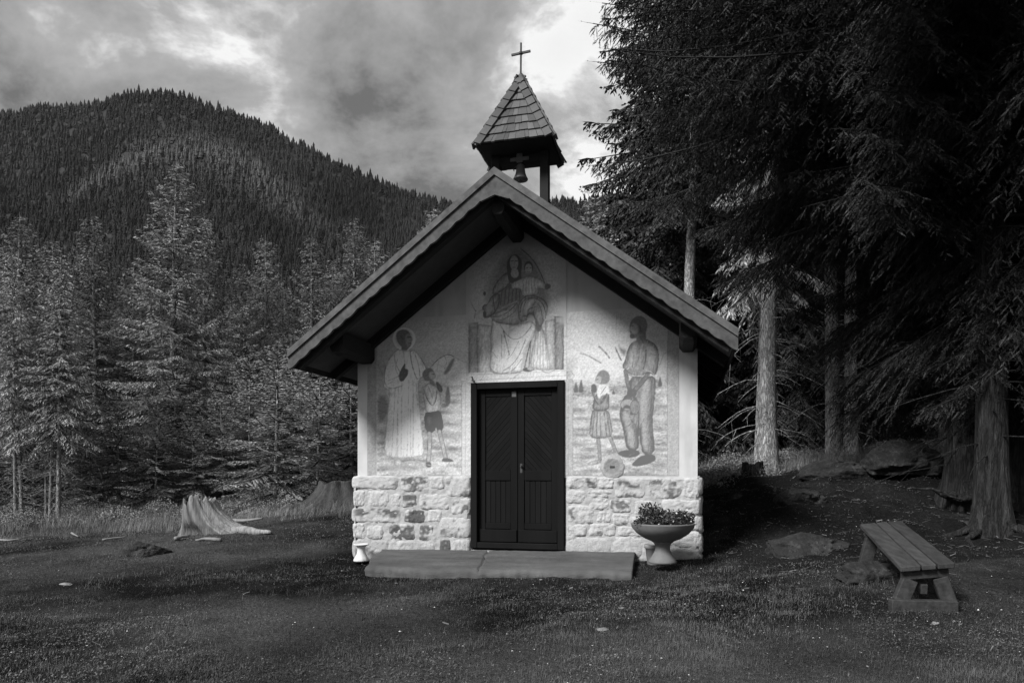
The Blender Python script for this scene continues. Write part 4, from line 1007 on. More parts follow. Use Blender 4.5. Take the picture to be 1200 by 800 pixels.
# ------------------------------------------------------------------ planter bowl on its pedestal, with flowers
def planter():
    P = at(776.5, 656, 7.72)
    g = gz(P.x, P.y); base = max(g-.01, P.z-.03)
    top = CAMZ+(555-613)/F*7.72
    o = thing('planter_bowl', 'wide shallow stone flower bowl on a flared pedestal at the right wall corner', 'planter', (P.x, P.y, base))
    H = top-base; Rr = 37.0/F*7.72
    b = MB(); h0 = H-.205
    b.lathe([(.03, h0-.01), (.11, h0), (.20, h0+.035), (.29, h0+.095), (.345, h0+.16), (Rr-.004, h0+.197), (Rr, h0+.205), (Rr-.012, h0+.212), (Rr-.03, h0+.205), (.31, h0+.15), (.2, h0+.11), (.02, h0+.10)], 48)
    b.build('bowl', M['bowl'], o, smooth=True)
    e = MB(); e.lathe([(.155, 0), (.158, .02), (.135, .05), (.105, .10), (.085, H-.30), (.082, H-.26), (.095, H-.225), (.125, H-.202), (.02, H-.20)], 32); e.build('pedestal', M['bowl'], o, smooth=True)
    s = MB(); s.lathe([(.33, H-.035), (.2, H-.02), (.01, H-.01)], 32); s.build('potting_soil', M['darkwood'], o)
    # bedding plants: clumps of small leaves with pale blossoms
    rs = random.Random(12)
    proto = []
    for v in range(3):
        r2 = random.Random(40+v); lf = MB(); bl = MB(); nb = MB()
        hgt = (.20, .15, .24)[v]
        for k in range(260):
            a = r2.uniform(0, 6.28); rr = .13*math.sqrt(r2.random()); h = hgt*r2.uniform(.15, 1)*(1-(rr/.16)**2*.5)
            c = Vector((rr*math.cos(a), rr*math.sin(a), h)); d_ = Vector((r2.gauss(0, 1), r2.gauss(0, 1), r2.gauss(.4, .6))).normalized(); w_ = d_.cross(Vector((r2.gauss(0, 1), r2.gauss(0, 1), r2.gauss(0, 1)))).normalized()
            l = r2.uniform(.022, .045)
            lf.add([c, c+d_*l*.5+w_*l*.32, c+d_*l, c+d_*l*.5-w_*l*.32], [(0, 1, 2, 3)], r2.uniform(.3, .7))
        for k in range(24):
            a = r2.uniform(0, 6.28); rr = .12*math.sqrt(r2.random()); lf.tube([(rr*.4*math.cos(a), rr*.4*math.sin(a), -.01), (rr*math.cos(a), rr*math.sin(a), hgt*.8)], .002, 3, False)
        for k in range((12, 22, 5)[v]):
            a = r2.uniform(0, 6.28); rr = .135*math.sqrt(r2.uniform(.1, 1)); c = Vector((rr*math.cos(a), rr*math.sin(a), hgt*r2.uniform(.35, 1.02)))
            nn = Vector((r2.gauss(0, .5), -.8+r2.gauss(0, .4), .7)).normalized(); u_ = nn.orthogonal().normalized(); v_ = nn.cross(u_)
            pr = r2.uniform(.010, .020)
            V = [c]+[c+(u_*math.cos(q*math.pi/5)+v_*math.sin(q*math.pi/5))*pr*(1 if q % 2 else .6)+nn*.004 for q in range(10)]
            bl.add(V, [(0, 1+q, 1+(q+1) % 10) for q in range(10)], .7)
        proto.append((lf, bl))
    spots = [(-.24, -.12, 1, .8), (-.10, .10, 2, 1.15), (.02, -.16, 1, .85), (.10, .12, 0, 1.0), (.20, -.08, 0, 1.0), (-.16, -.02, 2, 1.05), (.27, .03, 0, .9)]
    lab = ['bedding plant with white blossoms at the left rim of the flower bowl', 'tall bushy plant at the back left of the flower bowl', 'low white flowering plant at the front middle of the flower bowl',
           'leafy plant at the back right of the flower bowl', 'small leaved plant at the front right of the flower bowl', 'tall leafy plant left of centre in the flower bowl', 'sparse trailing plant at the right rim of the flower bowl']
    first = {}
    for i, (dx, dy, v, scl) in enumerate(spots):
        loc = (P.x+dx, P.y+dy, base+H-.04)
        if v not in first:
            t = thing('flowering_plant', lab[i], 'plant', loc, rs.uniform(0, 6), 'plants in the flower bowl'); t.scale = (scl,)*3
            proto[v][0].build('foliage', M['herb'], t); proto[v][1].build('blossoms', M['petal'], t); first[v] = t
        else:
            t = copy_tree(first[v]); t.location = loc; t.scale = (scl,)*3; t.rotation_euler.z = rs.uniform(0, 6); t['label'] = lab[i]
    # an empty pot standing behind the pedestal
    Q = ch_world(1.74, .20); q = thing('clay_pot', 'small grey clay pot behind the pedestal of the flower bowl', 'pot', (Q[0], Q[1], gz(*Q)-.015))
    m = MB(); m.lathe([(.075, 0), (.085, .02), (.105, .20), (.118, .205), (.12, .25), (.108, .252), (.095, .22), (.02, .21)], 28); m.build('pot_body', M['pot'], q, smooth=True)
    m = MB(); m.lathe([(.094, .214), (.05, .218), (.01, .222)], 20); m.build('potting_soil', M['darkwood'], q)
planter()
def vase():
    Q = ch_world(-2.06, .26); zb = CAMZ+(555-656.5)/F*Q[1]
    o = thing('vase', 'small white flared grave vase at the left corner of the stone base', 'vase', (Q[0], Q[1], zb-.005))
    h = .225
    m = MB(); m.lathe([(.102, 0), (.104, .015), (.085, .05), (.062, .09), (.052, .13), (.055, h-.04), (.075, h-.018), (.10, h-.012), (.103, h), (.085, h+.002), (.06, h-.02), (.03, h-.05), (.01, h-.06)], 32)
    for i, p in enumerate(m.v):
        a = math.atan2(p[1], p[0])
        k = 1+.035*math.cos(a*10)*max(0, 1-p[2]/.12); m.v[i] = (p[0]*k, p[1]*k, p[2])
    m.build('vase_body', M['vase'], o, smooth=True)
vase()

# ------------------------------------------------------------------ bench
def bench():
    # corners of the seat measured on the photograph
    zn = .62
    Yn = 5.35; Yf = 6.62
    nl = at(1055.5, 664, Yn); nr = at(1119.5, 659, Yn-.05); fl = at(1008, 613.5, Yf); fr_ = at(1056, 609.5, Yf-.05)
    c = (nl+nr+fl+fr_)/4
    o = thing('bench', 'backless wooden plank bench standing in the shade of the big spruces', 'bench', (c.x, c.y, gz(c.x, c.y)))
    off = tuple(o.location)
    across_n = nr-nl; across_f = fr_-fl
    rs = random.Random(2); th = Vector((0, 0, -.042))
    fr3 = ((0, .37), (.40, .655), (.69, 1.0))
    for k, (a, b) in enumerate(fr3):
        m = MB(); n = 14; V = []
        for i in range(n+1):
            q = i/n
            l = nl.lerp(fl, q); r = nr.lerp(fr_, q)
            wob = Vector((0, 0, .004*mnoise.noise(Vector((q*3, k, 0)))))
            V += [l.lerp(r, a)+wob, l.lerp(r, b)+wob, l.lerp(r, b)+th+wob, l.lerp(r, a)+th+wob]
        Fc = [(3, 2, 1, 0), tuple(4*n+j for j in range(4))]+[(4*i+j, 4*i+(j+1) % 4, 4*i+4+(j+1) % 4, 4*i+4+j) for i in range(n) for j in range(4)]
        m.add(V, Fc, rs.uniform(.45, .62)); m.build('seat_plank', M['bench'], o, off, bevel=.006)
    along = (fl-nl).normalized(); ac = across_n.normalized()
    for q, nm in ((.06, 0), (.93, 1)):
        l = nl.lerp(fl, q)+th; r = nr.lerp(fr_, q)+th
        w_ = (r-l).length; d_ = (r-l).normalized()
        gl = gz(l.x, l.y); gr = gz(r.x, r.y); gmin = min(gl, gr)-.02
        hl = l.z-gmin
        m = MB(); m.beam(l+d_*.03-Vector((0, 0, .045)), r-d_*.03-Vector((0, 0, .045)), .06, .085); m.build('cross_beam', M['bench'], o, off, bevel=.005)
        for sg in (0, 1):
            topp = l+d_*(w_*(.22 if sg == 0 else .78))-Vector((0, 0, .088)); bot = Vector((l.x+d_.x*w_*(.05 if sg == 0 else .95), l.y+d_.y*w_*(.05 if sg == 0 else .95), gmin+.08))
            m = MB(); m.beam(topp, bot, .11, .07, up=along); m.build('leg', M['bench'], o, off, bevel=.005)
        m = MB(); a = Vector((l.x-d_.x*.07, l.y-d_.y*.07, gmin+.045)); b = Vector((r.x+d_.x*.02, r.y+d_.y*.02, gmin+.045)); s_ = Vector((along.x, along.y, 0)).normalized()*-.045
        m.beam(a+s_, b+s_, .085, .115); m.build('foot_board', M['bench'], o, off, bevel=.006)
    m = MB(); a = (nl.lerp(fl, .06)+nr.lerp(fr_, .06))/2-Vector((0, 0, .22)); b = (nl.lerp(fl, .93)+nr.lerp(fr_, .93))/2-Vector((0, 0, .22)); m.beam(a, b, .05, .08); m.build('stretcher', M['bench'], o, off, bevel=.004)
    tag(o)
bench()

# ------------------------------------------------------------------ stumps, rocks, dead branches
M['greystump'] = mat('weathered stump wood', 0.05, 0.7, 9.0, 0.95, 1.0, 20, (2.2,2.2,0.5), attr='tone', amul=2.0, bdist=0.04)
def stump(name, label, loc, r0, h, roots, seed, lean=(0, 0), m='stump', ragged=.12, hollow=True, group=None):
    o = thing(name, label, 'tree stump', loc, 0, group)
    n, k = 72, 26; V = []; tone = []
    rs = random.Random(seed)
    for j in range(k):
        q = j/(k-1)
        for i in range(n):
            a = 2*math.pi*i/n
            fl = sum(rt_[1]*max(0, math.cos(a-rt_[0]))**rt_[2]*((1-q)**(rt_[3]) if len(rt_) > 3 else (1-q)**2.6) for rt_ in roots)
            rad = r0*(1+.14*mnoise.noise(Vector((math.cos(a)*2.5, math.sin(a)*2.5, seed)))+.06*mnoise.noise(Vector((math.cos(a)*11, math.sin(a)*11, q*1.2+seed)))+.03*mnoise.noise(Vector((math.cos(a)*26, math.sin(a)*26, q*2+seed))))
            rad *= 1+.22*(1-q)**2.6+fl
            z = h*q*(1+ragged*mnoise.noise(Vector((math.cos(a)*1.8, math.sin(a)*1.8, seed+4)))*q) - .10*(1-q)
            V.append((rad*math.cos(a)+lean[0]*q*h, rad*math.sin(a)+lean[1]*q*h, z))
            tone.append(.5+.35*mnoise.noise(Vector((math.cos(a)*9, math.sin(a)*9, q*1.5+seed))))
    Fc = [(j*n+i, j*n+(i+1) % n, (j+1)*n+(i+1) % n, (j+1)*n+i) for j in range(k-1) for i in range(n)]
    # broken top going inwards
    b = (k-1)*n; cx, cy = lean[0]*h, lean[1]*h
    lev = ((.86, -.01), (.6, -.05), (.3, -.09)) if hollow else ((.92, .004), (.6, .006), (.3, .006))
    for f, dz in lev:
        for i in range(n):
            p = V[b+i]; V.append((cx+(p[0]-cx)*f, cy+(p[1]-cy)*f, p[2]*(1 if f > .8 else .97)+dz*h*2)); tone.append(.45 if hollow else .6)
    for q in range(3): Fc += [(b+q*n+i, b+q*n+(i+1) % n, b+(q+1)*n+(i+1) % n, b+(q+1)*n+i) for i in range(n)]
    V.append((cx, cy, V[-1][2])); tone.append(.4); e_ = len(V)-1
    Fc += [(b+3*n+i, b+3*n+(i+1) % n, e_) for i in range(n)]
    mb = MB(); mb.add(V, Fc); mb.a = list(np.clip(tone, .15, .9)); mb.build('stump_body', M[m], o, smooth=True)
    return o
def root(parent, pts, rad, m, n=10, seed=0):
    """a gnarled root along world points"""
    P = []; rr = []
    pts = [Vector(p) for p in pts]
    for i in range(len(pts)-1):
        for t in (0, .25, .5, .75):
            p = pts[i].lerp(pts[i+1], t); P.append(p+Vector((mnoise.noise(p*4+Vector((seed, 0, 0))), mnoise.noise(p*4+Vector((0, seed, 5))), .6*mnoise.noise(p*4+Vector((9, 0, seed)))))*.05)
            rr.append((rad[i]+(rad[i+1]-rad[i])*t)*(1+.25*mnoise.noise(p*9)))
    P.append(pts[-1]); rr.append(rad[-1])
    mb = MB(); mb.tube(P, rr, n)
    for i in range(len(mb.v)): mb.a[i] = .5+.25*mnoise.noise(Vector(mb.v[i])*9)
    return mb.build('root', m, parent, tuple(parent.location), smooth=True)
def gpt(px, Y, dz=0.0):
    x = (px-600)/F*Y; return Vector((x, Y, gz(x, Y)+dz))
A = at(243, 612, 12.0); A.z = gz(A.x, A.y)
def old_stump():
    o = thing('tree_stump', 'bleached hollow tree stump with one long pale root, in the meadow beside the chapel', 'tree stump', tuple(A))
    n, k = 110, 30; V = []; tone = []
    # outline of the photographed stump: left and right edge over height, depth of the body
    hs = [-.10, .0, .08, .18, .30, .42, .54, .62]
    xl = [-.50, -.47, -.44, -.42, -.41, -.41, -.40, -.385]
    xr = [1.08, .95, .70, .48, .34, .23, .14, .08]
    dp = [.36, .34, .31, .29, .27, .26, .25, .24]
    for j in range(k):
        q = j/(k-1); z = -.10+.68*q
        l, r, d_ = (np.interp(z, hs, c) for c in (xl, xr, dp))
        for i in range(n):
            a = 2*math.pi*i/n; c, s_ = math.cos(a), math.sin(a)
            c2 = math.copysign(abs(c)**.85, c); s2 = math.copysign(abs(s_)**.85, s_)
            g1 = mnoise.noise(Vector((c*3.2, s_*3.2, z*.6+3))); g2 = mnoise.noise(Vector((c*10, s_*10, z*1.0+8))); g3 = mnoise.noise(Vector((c*25, s_*25, z*1.6)))
            k2 = 1+.07*g1+.028*g2+.022*g3
            x = (l+r)/2+(r-l)/2*c2*k2; y = d_*s2*k2*(1-.35*max(0, c)*(1-q))
            top = 1+(.10*mnoise.noise(Vector((c*1.6, s_*1.6, 21)))+.07*mnoise.noise(Vector((c*5, s_*5, 4)))+.04*g3)*q*q*1.6
            if -.9 < a-3.9 < .9: top -= .16*q*q*max(0, 1-abs(a-4.25)/.35)        # the notch on the camera side
            hollow = math.exp(-((a-4.05)/.5)**2-((z-.02)/.14)**2)                 # rotten hollow at the lower left foot
            y += .16*hollow
            V.append((x, y, -.10+(z+.10)*top)); tone.append(.52+.45*g2+.3*g3+.45*max(0, c)-.30*hollow)  # right side paler: sunlight put into the wood tone
    Fc = [(j*n+i, j*n+(i+1) % n, (j+1)*n+(i+1) % n, (j+1)*n+i) for j in range(k-1) for i in range(n)]
    b = (k-1)*n; cx = sum(V[b+i][0] for i in range(n))/n; cy = 0
    for f, dz in ((.84, -.03), (.62, -.13), (.3, -.2)):
        for i in range(n):
            p = V[b+i]; V.append((cx+(p[0]-cx)*f, cy+(p[1]-cy)*f, p[2]+dz)); tone.append(.3)
    for q in range(3): Fc += [(b+q*n+i, b+q*n+(i+1) % n, b+(q+1)*n+(i+1) % n, b+(q+1)*n+i) for i in range(n)]
    V.append((cx, cy, .36)); tone.append(.25); e_ = len(V)-1
    Fc += [(b+3*n+i, b+3*n+(i+1) % n, e_) for i in range(n)]
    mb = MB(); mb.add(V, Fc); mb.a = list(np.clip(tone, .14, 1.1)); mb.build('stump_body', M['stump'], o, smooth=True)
    rt_ = root(o, [A+Vector((.52, -.20, .06)), A+Vector((.75, -.24, .05)), gpt(297, 11.75, .035), gpt(307, 11.7, .05), gpt(318, 11.65, .03)], [.05, .085, .068, .05, .03], M['stump'], 14, 3)
    for v_ in rt_.data.attributes['tone'].data: v_.value = v_.value+.45  # root tone raised too, as if sunlit
    return o
old_stump()
A = at(398, 580, 17.5); A.z = gz(A.x, A.y)-.05
st2 = stump('tree_stump', 'broad weathered stump with ridged flaring roots behind the left chapel corner', tuple(A), .52, .66, [(3.4, 1.3, 3, 1.5), (4.2, .8, 6, 1.6), (4.9, .7, 6, 1.6), (5.6, .8, 4, 1.6), (.4, .8, 3), (2.2, .5, 3)], 17, m='greystump', ragged=.2)
root(st2, [A+Vector((-.45, -.2, .30)), A+Vector((-.8, -.35, .10)), A+Vector((-1.15, -.45, .02))], [.14, .1, .05], M['greystump'], 10, 7)
A = at(882, 561, 13.2); A.z = gz(A.x, A.y)
st3 = stump('tree_stump', 'small dark rotten stump at the foot of the sunlit slender trunk', tuple(A), .19, .30, [(3.6, .8, 3), (5.4, .9, 3), (.2, .8, 3)], 29, m='darkbark', ragged=.4)

def rock(label, loc, size, seed, m='rock', flat=1.0, cat='rock', group=None, name='rock', detail=5):
    bm = bmesh.new(); bmesh.ops.create_icosphere(bm, subdivisions=detail, radius=1.0)
    rp = random.Random(int(seed*10)); cuts = []
    for _ in range(13):
        pn = Vector((rp.gauss(0, 1), rp.gauss(0, 1), rp.gauss(.3, .8))).normalized(); cuts.append((pn, rp.uniform(.62, .92)))
    for v in bm.verts:
        d_ = v.co.normalized()
        k = 1+.34*mnoise.noise(d_*1.3+Vector((seed, 0, 0)))+.18*mnoise.noise(d_*3.1+Vector((0, seed, 0)))+.10*mnoise.noise(d_*7+Vector((0, 0, seed)))+.06*mnoise.noise(d_*17+Vector((0, 0, seed)))-.16*abs(mnoise.noise(d_*2.6+Vector((seed, 2, 0))))
        cell = mnoise.cell(d_*2.3+Vector((seed, seed, 0)))*.05
        v.co = d_*(k+cell)
        for pn, pd in cuts:        # broken faces
            ex = v.co.dot(pn)-pd
            if ex > 0: v.co -= pn*(ex*.88)
        v.co += d_*(.045*mnoise.noise(d_*9+Vector((seed, 1, 1)))+.022*mnoise.noise(d_*21+Vector((1, seed, 1))))
        v.co.x *= size[0]; v.co.y *= size[1]; v.co.z *= size[2]
        if v.co.z < -.45*size[2]: v.co.z = -.45*size[2]
    me = bpy.data.meshes.new(name); bm.to_mesh(me); bm.free()
    me.polygons.foreach_set('use_smooth', np.full(len(me.polygons), True)); me.materials.append(M[m])
    o = bpy.data.objects.new(name, me); COL.objects.link(o); o.location = loc
    return tag(o, label, cat, group)
rock('dark lichen flecked boulder half sunk in the meadow below the bleached stump', gpt(170, 9.9, .0), (.42, .34, .20), 3.3)
rock('small pale flat stone lying in the meadow grass at left', gpt(76, 7.6, -.008), (.085, .07, .028), 8.1, 'palerock', detail=3)
rock('white flat stone in the dark grass in front of the doorstep', gpt(707, 5.25, -.002), (.062, .05, .022), 5.7, 'palerock', detail=3)
rock('small white stone further right and behind the flat white stone in front of the step', gpt(729, 5.9, -.002), (.035, .03, .016), 6.7, 'palerock', detail=3)
rock('long dark mossy rock with pale lichen between chapel and bench', gpt(940, 8.0, .0), (.55, .38, .27), 11.2)
rock('mossy rock with white flakes under the far end of the bench', gpt(1013, 6.3, .0), (.30, .28, .20), 14.9)
rock('big dark overhanging boulder on the crest of the bank left of the big spruces', gpt(1058, 11.6, .14), (.78, .55, .42), 21.4)
rock('dark humped rock on the bank, left of the overhanging boulder', gpt(985, 12.2, .02), (.75, .5, .30), 33.0)
rock('low dark rock in the middle of the shaded bank', gpt(935, 10.4, .0), (.45, .34, .24), 41.0)
rock('small dark rock on the shaded path edge beside the chapel', gpt(863, 11.0, -.01), (.16, .12, .08), 44.0, detail=3)
rock('pale grey stone on top of the bank behind the overhanging boulder', gpt(1060, 12.8, .02), (.26, .2, .14), 47.0, 'palerock', detail=3)
rock('small pale stone in front of the bench foot board', gpt(1096, 5.05, -.005), (.035, .03, .022), 51.0, 'palerock', detail=3)

def dead_branch(label, pts, rad, seed, group=None):
    o = thing('fallen_branch', label, 'branch', tuple(pts[0]), 0, group)
    mb = MB(); P = [Vector(p) for p in pts]; Q = []
    for i in range(len(P)-1):
        for t in (0, .33, .66): Q.append(P[i].lerp(P[i+1], t)+Vector((0, 0, .012*mnoise.noise(P[i]*7+Vector((t*9, seed, 0))))))
    Q.append(P[-1]); mb.tube(Q, [rad*(1-.6*i/(len(Q)-1)) for i in range(len(Q))], 8)
    mb.build('wood', M['deadwood'], o, tuple(pts[0]), smooth=True)
    return o
dead_branch('short curved white branch on the grass left of the bleached stump', [gpt(205, 11.1, .03), gpt(213, 11.2, .05), gpt(222, 11.3, .03)], .035, 1)
dead_branch('straight pale branch lying just in front of the bleached stump', [gpt(259, 11.0, .035), gpt(240, 11.05, .03), gpt(229, 11.0, .02)], .035, 2)
dead_branch('long bleached branch in the tall grass behind the bleached stump', [gpt(265, 15.6, .10), gpt(285, 15.2, .06), gpt(307, 15.0, .08)], .05, 3)
dead_branch('thin bare stick lying near the left frame edge below the forest', [gpt(-5, 14.0, .03), gpt(12, 13.8, .02), gpt(26, 13.9, .03)], .025, 4)
dead_branch('thin stick in the meadow below the bare trunks', [gpt(84, 15.0, .05), gpt(92, 14.2, .02)], .025, 5)
dead_branch('long thin twig on the dark grass left of the bleached stump', [gpt(120, 13.0, .02), gpt(133, 13.1, .03), gpt(148, 13.2, .02)], .02, 6)

def pebbles():
    rng = np.random.default_rng(31)
    n = 1700
    Y = rng.uniform(3.7, 10, n)**1.0; px = rng.uniform(-60, 1260, n)
    x = (px-600)/F*Y
    patch = fbm(x*1.2, Y*1.2, 64, 3)
    keep = rng.uniform(0, 1, n) < np.clip((patch-.42)*5, .05, 1)*np.where(px > 560, 1.0, .5)*np.where(Y < 6.5, 1, .45)
    s_, t_ = ch_local(x, Y); keep &= ~((np.abs(s_) < 2.4) & (t_ > -.1)) & ~((np.abs(s_+.1) < 1.85) & (t_ > -1.18))
    x, Y = x[keep], Y[keep]; n = len(x)
    z = ground(x, Y); r = .0035+.007*rng.uniform(0, 1, n)**4+.001
    oc = np.array([(1,0,0),(0,1,0),(-1,0,0),(0,-1,0),(0,0,.6),(0,0,-.4)], float)
    V = oc[None]*r[:, None, None]*rng.uniform(.6, 1.3, (n, 6, 1)); V += np.c_[x, Y, z+.004][:, None]
    f = np.array([(0,1,4),(1,2,4),(2,3,4),(3,0,4),(1,0,5),(2,1,5),(3,2,5),(0,3,5)])
    tag(np_mesh('pebbles', V.reshape(-1, 3), (f[None]+(np.arange(n)*6)[:, None, None]).reshape(-1, 3), M['pebble'], attr={'tone': np.repeat(rng.uniform(.12, .8, n), 6)}), 'small pale pebbles and flakes scattered over the grass and soil', 'pebbles', kind='stuff')
pebbles()
def litter():                   # twigs, bark flakes and cone scales on the bare soil under the big spruces
    rng = np.random.default_rng(57)
    n = 16000; Y = rng.uniform(4.2, 14.5, n); x = rng.uniform(-3, 9.5, n)
    ff = forest_floor(x, Y); s_, t_ = ch_local(x, Y)
    keep = (rng.uniform(0, 1, n) < .10+.9*ff) & ~((np.abs(s_) < 2.45) & (t_ > -.05)) & ~((np.abs(s_+.1) < 1.9) & (t_ > -1.2))
    x, Y = x[keep], Y[keep]; n = len(x); z = ground(x, Y)
    a = rng.uniform(0, 6.28, n); l = .006+.05*rng.uniform(0, 1, n)**4; w_ = .0025+.007*rng.uniform(0, 1, n)**3
    d_ = np.c_[np.cos(a), np.sin(a), rng.normal(0, .25, n)]*l[:, None]; p = np.c_[-np.sin(a), np.cos(a), rng.normal(0, .3, n)]*w_[:, None]; c = np.c_[x, Y, z+.004+w_]
    up = np.c_[np.zeros(n), np.zeros(n), w_]
    V = np.stack([c-d_-p, c-d_+p, c-d_+up, c+d_-p*.6, c+d_+p*.6, c+d_+up*.8], 1).reshape(-1, 3)
    o6 = (np.arange(n)*6)[:, None]
    F4 = np.concatenate([np.array([0, 3, 5, 2])[None]+o6, np.array([1, 2, 5, 4])[None]+o6, np.array([0, 1, 4, 3])[None]+o6]); F3 = np.concatenate([np.array([0, 2, 1])[None]+o6, np.array([3, 4, 5])[None]+o6])
    tag(np_mesh('needle_litter', V, [F4, F3], M['pebble'], attr={'tone': np.repeat(rng.uniform(.015, .09, n)+.12*(rng.uniform(0, 1, n) < .05), 6)}), 'small twigs and bark flakes littering the soil under the big spruces', 'litter', kind='stuff')
litter()

# ------------------------------------------------------------------ spruces: trunk with limbs, crown of many needle-clad twigs
def spruce_geo(seed, H, Rr, z0, nb, shoot=9.0, tw=.024, tl=.15, hang=.35, droop=.55, trunk=.14, dead=0, dead_z=None, ground_flare=.3, needles=0, fine_below=None, sides=10, upturn=.22, top_open=0.0, twig_step=.075, lmin=.0, low_short=0.0, max_shoot=.8, limit=None, lthick=1.0, sag=None, whorl=0, pexp=.78, lvar=(.62, 1.14)):
    rng = np.random.default_rng(seed); rs = random.Random(seed)
    wood = MB(); limb = MB()
    # trunk
    n = 26; P = []; rad = []
    for i in range(n+1):
        q = (i/n)**1.4; z = -.25+(H+.25)*q
        P.append((.05*trunk/.14*mnoise.noise(Vector((0, z*.25, seed))), .05*trunk/.14*mnoise.noise(Vector((5, z*.25, seed))), z))
        rad.append(trunk*((1-q)**.85*.97+.03)*(1+ground_flare*math.exp(-max(z, 0)/(trunk*2.2))))
    wood.tube(P, rad, sides, cap=False)
    def axis_at(z): return trunk*((1-max(0, (z+.25)/(H+.25)))**.85*.97+.03)
    A0 = []; A1 = []; AW = []
    for i in range(nb):
        u = ((i+rng.random())/nb)**1.08
        if whorl and i % 5:          # spruces set their boughs in whorls
            nw = max(3, nb//whorl); u = min(.995, (round(u*nw)+rng.normal(0, .10))/nw); u = max(.0, u)
        z = z0+(H-z0)*u*.99
        prof = (1-u)**pexp
        if low_short: prof *= 1-low_short*(1-min(1, u/.18))
        L = max(lmin, Rr*prof*rng.uniform(*lvar))+.10
        if rng.random() < top_open: continue
        az = i*2.39996+rng.normal(0, .35)
        if limit: L = limit(az, z, L)
        if L <= .15: continue
        rd = np.array([math.cos(az), math.sin(az), 0]); zh = np.array([0, 0, 1.])
        sl = (-.30 if sag is None else sag)*(1-u)+.75*u**1.5+rng.normal(0, .09)
        dr = droop*(1-u)*rng.uniform(.7, 1.2)
        def pos(a): return rd[None]*(L*a)[:, None]*(1-.06*a[:, None]) + zh[None]*(z+L*(sl*a-dr*a*a+upturn*a**3))[:, None]
        a = np.linspace(0, 1, 7); ax = pos(a)
        lr = (.008+.008*L)*lthick
        limb.tube([tuple(p) for p in ax], [lr*(1-.85*q)+.002 for q in a], 4 if L > .8 else 3, cap=False)
        fine = needles and (fine_below is None or z < fine_below)
        ns = max(3, int(L*shoot))
        as_ = np.clip(np.linspace(.10 if L < 1.5 else .18, .98, ns)+rng.normal(0, .3/ns, ns), .06, 1)
        ps = pos(as_); tg = pos(np.clip(as_+.03, 0, 1.03))-pos(as_-.03); tg /= np.linalg.norm(tg, axis=1)[:, None]
        side = np.cross(zh, rd)
        for sg in (-1, 1):
            ls = np.minimum((.34*L*(1-as_)**.85*rng.uniform(.65, 1.2, ns)+.11), max_shoot)
            hg = hang*rng.uniform(.5, 1.5, ns)
            d_ = tg*.62+sg*side[None]*rng.uniform(.55, .95, ns)[:, None]-zh[None]*hg[:, None]
            d_ /= np.linalg.norm(d_, axis=1)[:, None]
            mt = int(np.ceil(ls.max()/twig_step))+1
            b = (np.arange(mt)+.6)[None]*twig_step+rng.normal(0, .012, (ns, mt))
            ok = b < ls[:, None]
            st = ps[:, None]+d_[:, None]*b[..., None]; st[..., 2] -= .25*hang*b**2
            s2 = np.where(np.arange(mt) % 2 == 0, 1, -1)[None]*np.where(rng.random((ns, mt)) < .85, 1, -1)
            pr = np.cross(d_, zh); pr /= np.linalg.norm(pr, axis=1)[:, None]+1e-9
            td = d_[:, None]*rng.uniform(.5, 1., (ns, mt, 1))+pr[:, None]*(s2*rng.uniform(.3, .85, (ns, mt)))[..., None]-zh*(hang*rng.uniform(.2, 1.1, (ns, mt)))[..., None]
            td /= np.linalg.norm(td, axis=2)[..., None]
            ln = tl*rng.uniform(.6, 1.25, (ns, mt))*(1-.35*b/np.maximum(ls[:, None], .01))
            A0.append(st[ok]); A1.append((st+td*ln[..., None])[ok]); AW.append(np.full(ok.sum(), 1.0 if fine else 0.0))
            # the shoot axis itself
            A0.append(ps+d_*(.0)); A1.append(ps+d_*ls[:, None]*.98); AW.append(np.full(ns, .5 if not fine else .4))
        A0.append(ax[-2:-1]); A1.append(ax[-1:]+(ax[-1:]-ax[-2:-1])*.3); AW.append(np.array([1.0 if fine else 0.]))
    # leader
    k = 10
    zt = H-.9+.9*rng.random(k); A0.append(np.c_[np.zeros((k, 2)), zt]); dd = rng.normal(0, 1, (k, 3)); dd[:, 2] = np.abs(dd[:, 2])+1; dd /= np.linalg.norm(dd, axis=1)[:, None]; A1.append(A0[-1]+dd*tl*1.3); AW.append(np.zeros(k))
    A0.append(np.array([[0, 0, H-.7]])); A1.append(np.array([[0, 0, H+.22]])); AW.append(np.zeros(1))
    for i in range(dead):
        z = rs.uniform(.6, dead_z or z0+.5); az = rs.uniform(0, 6.28); L = rs.uniform(.3, 1.5); c, s_ = math.cos(az), math.sin(az); t0 = axis_at(z)*.8
        pts = [(c*(t0+L*q), s_*(t0+L*q), z+L*(-.05*q-.30*q*q)+.05*L*mnoise.noise(Vector((q*2, i, seed)))) for q in (0, .25, .5, .75, 1)]
        wood.tube(pts, [.012, .010, .008, .006, .003], 4, cap=False)
        for q in (2, 3):
            p = Vector(pts[q]); dv = Vector((rs.gauss(c, .6), rs.gauss(s_, .6), rs.gauss(-.4, .3))).normalized()*L*rs.uniform(.2, .4); wood.tube([p, p+dv*.5, p+dv+Vector((0, 0, -.05*L))], [.005, .004, .002], 3, cap=False)
    A0 = np.concatenate(A0); A1 = np.concatenate(A1); AW = np.concatenate(AW)
    # needle-clad twigs
    Vs = []; Fq = []; Ft = []; tn = []; off = 0
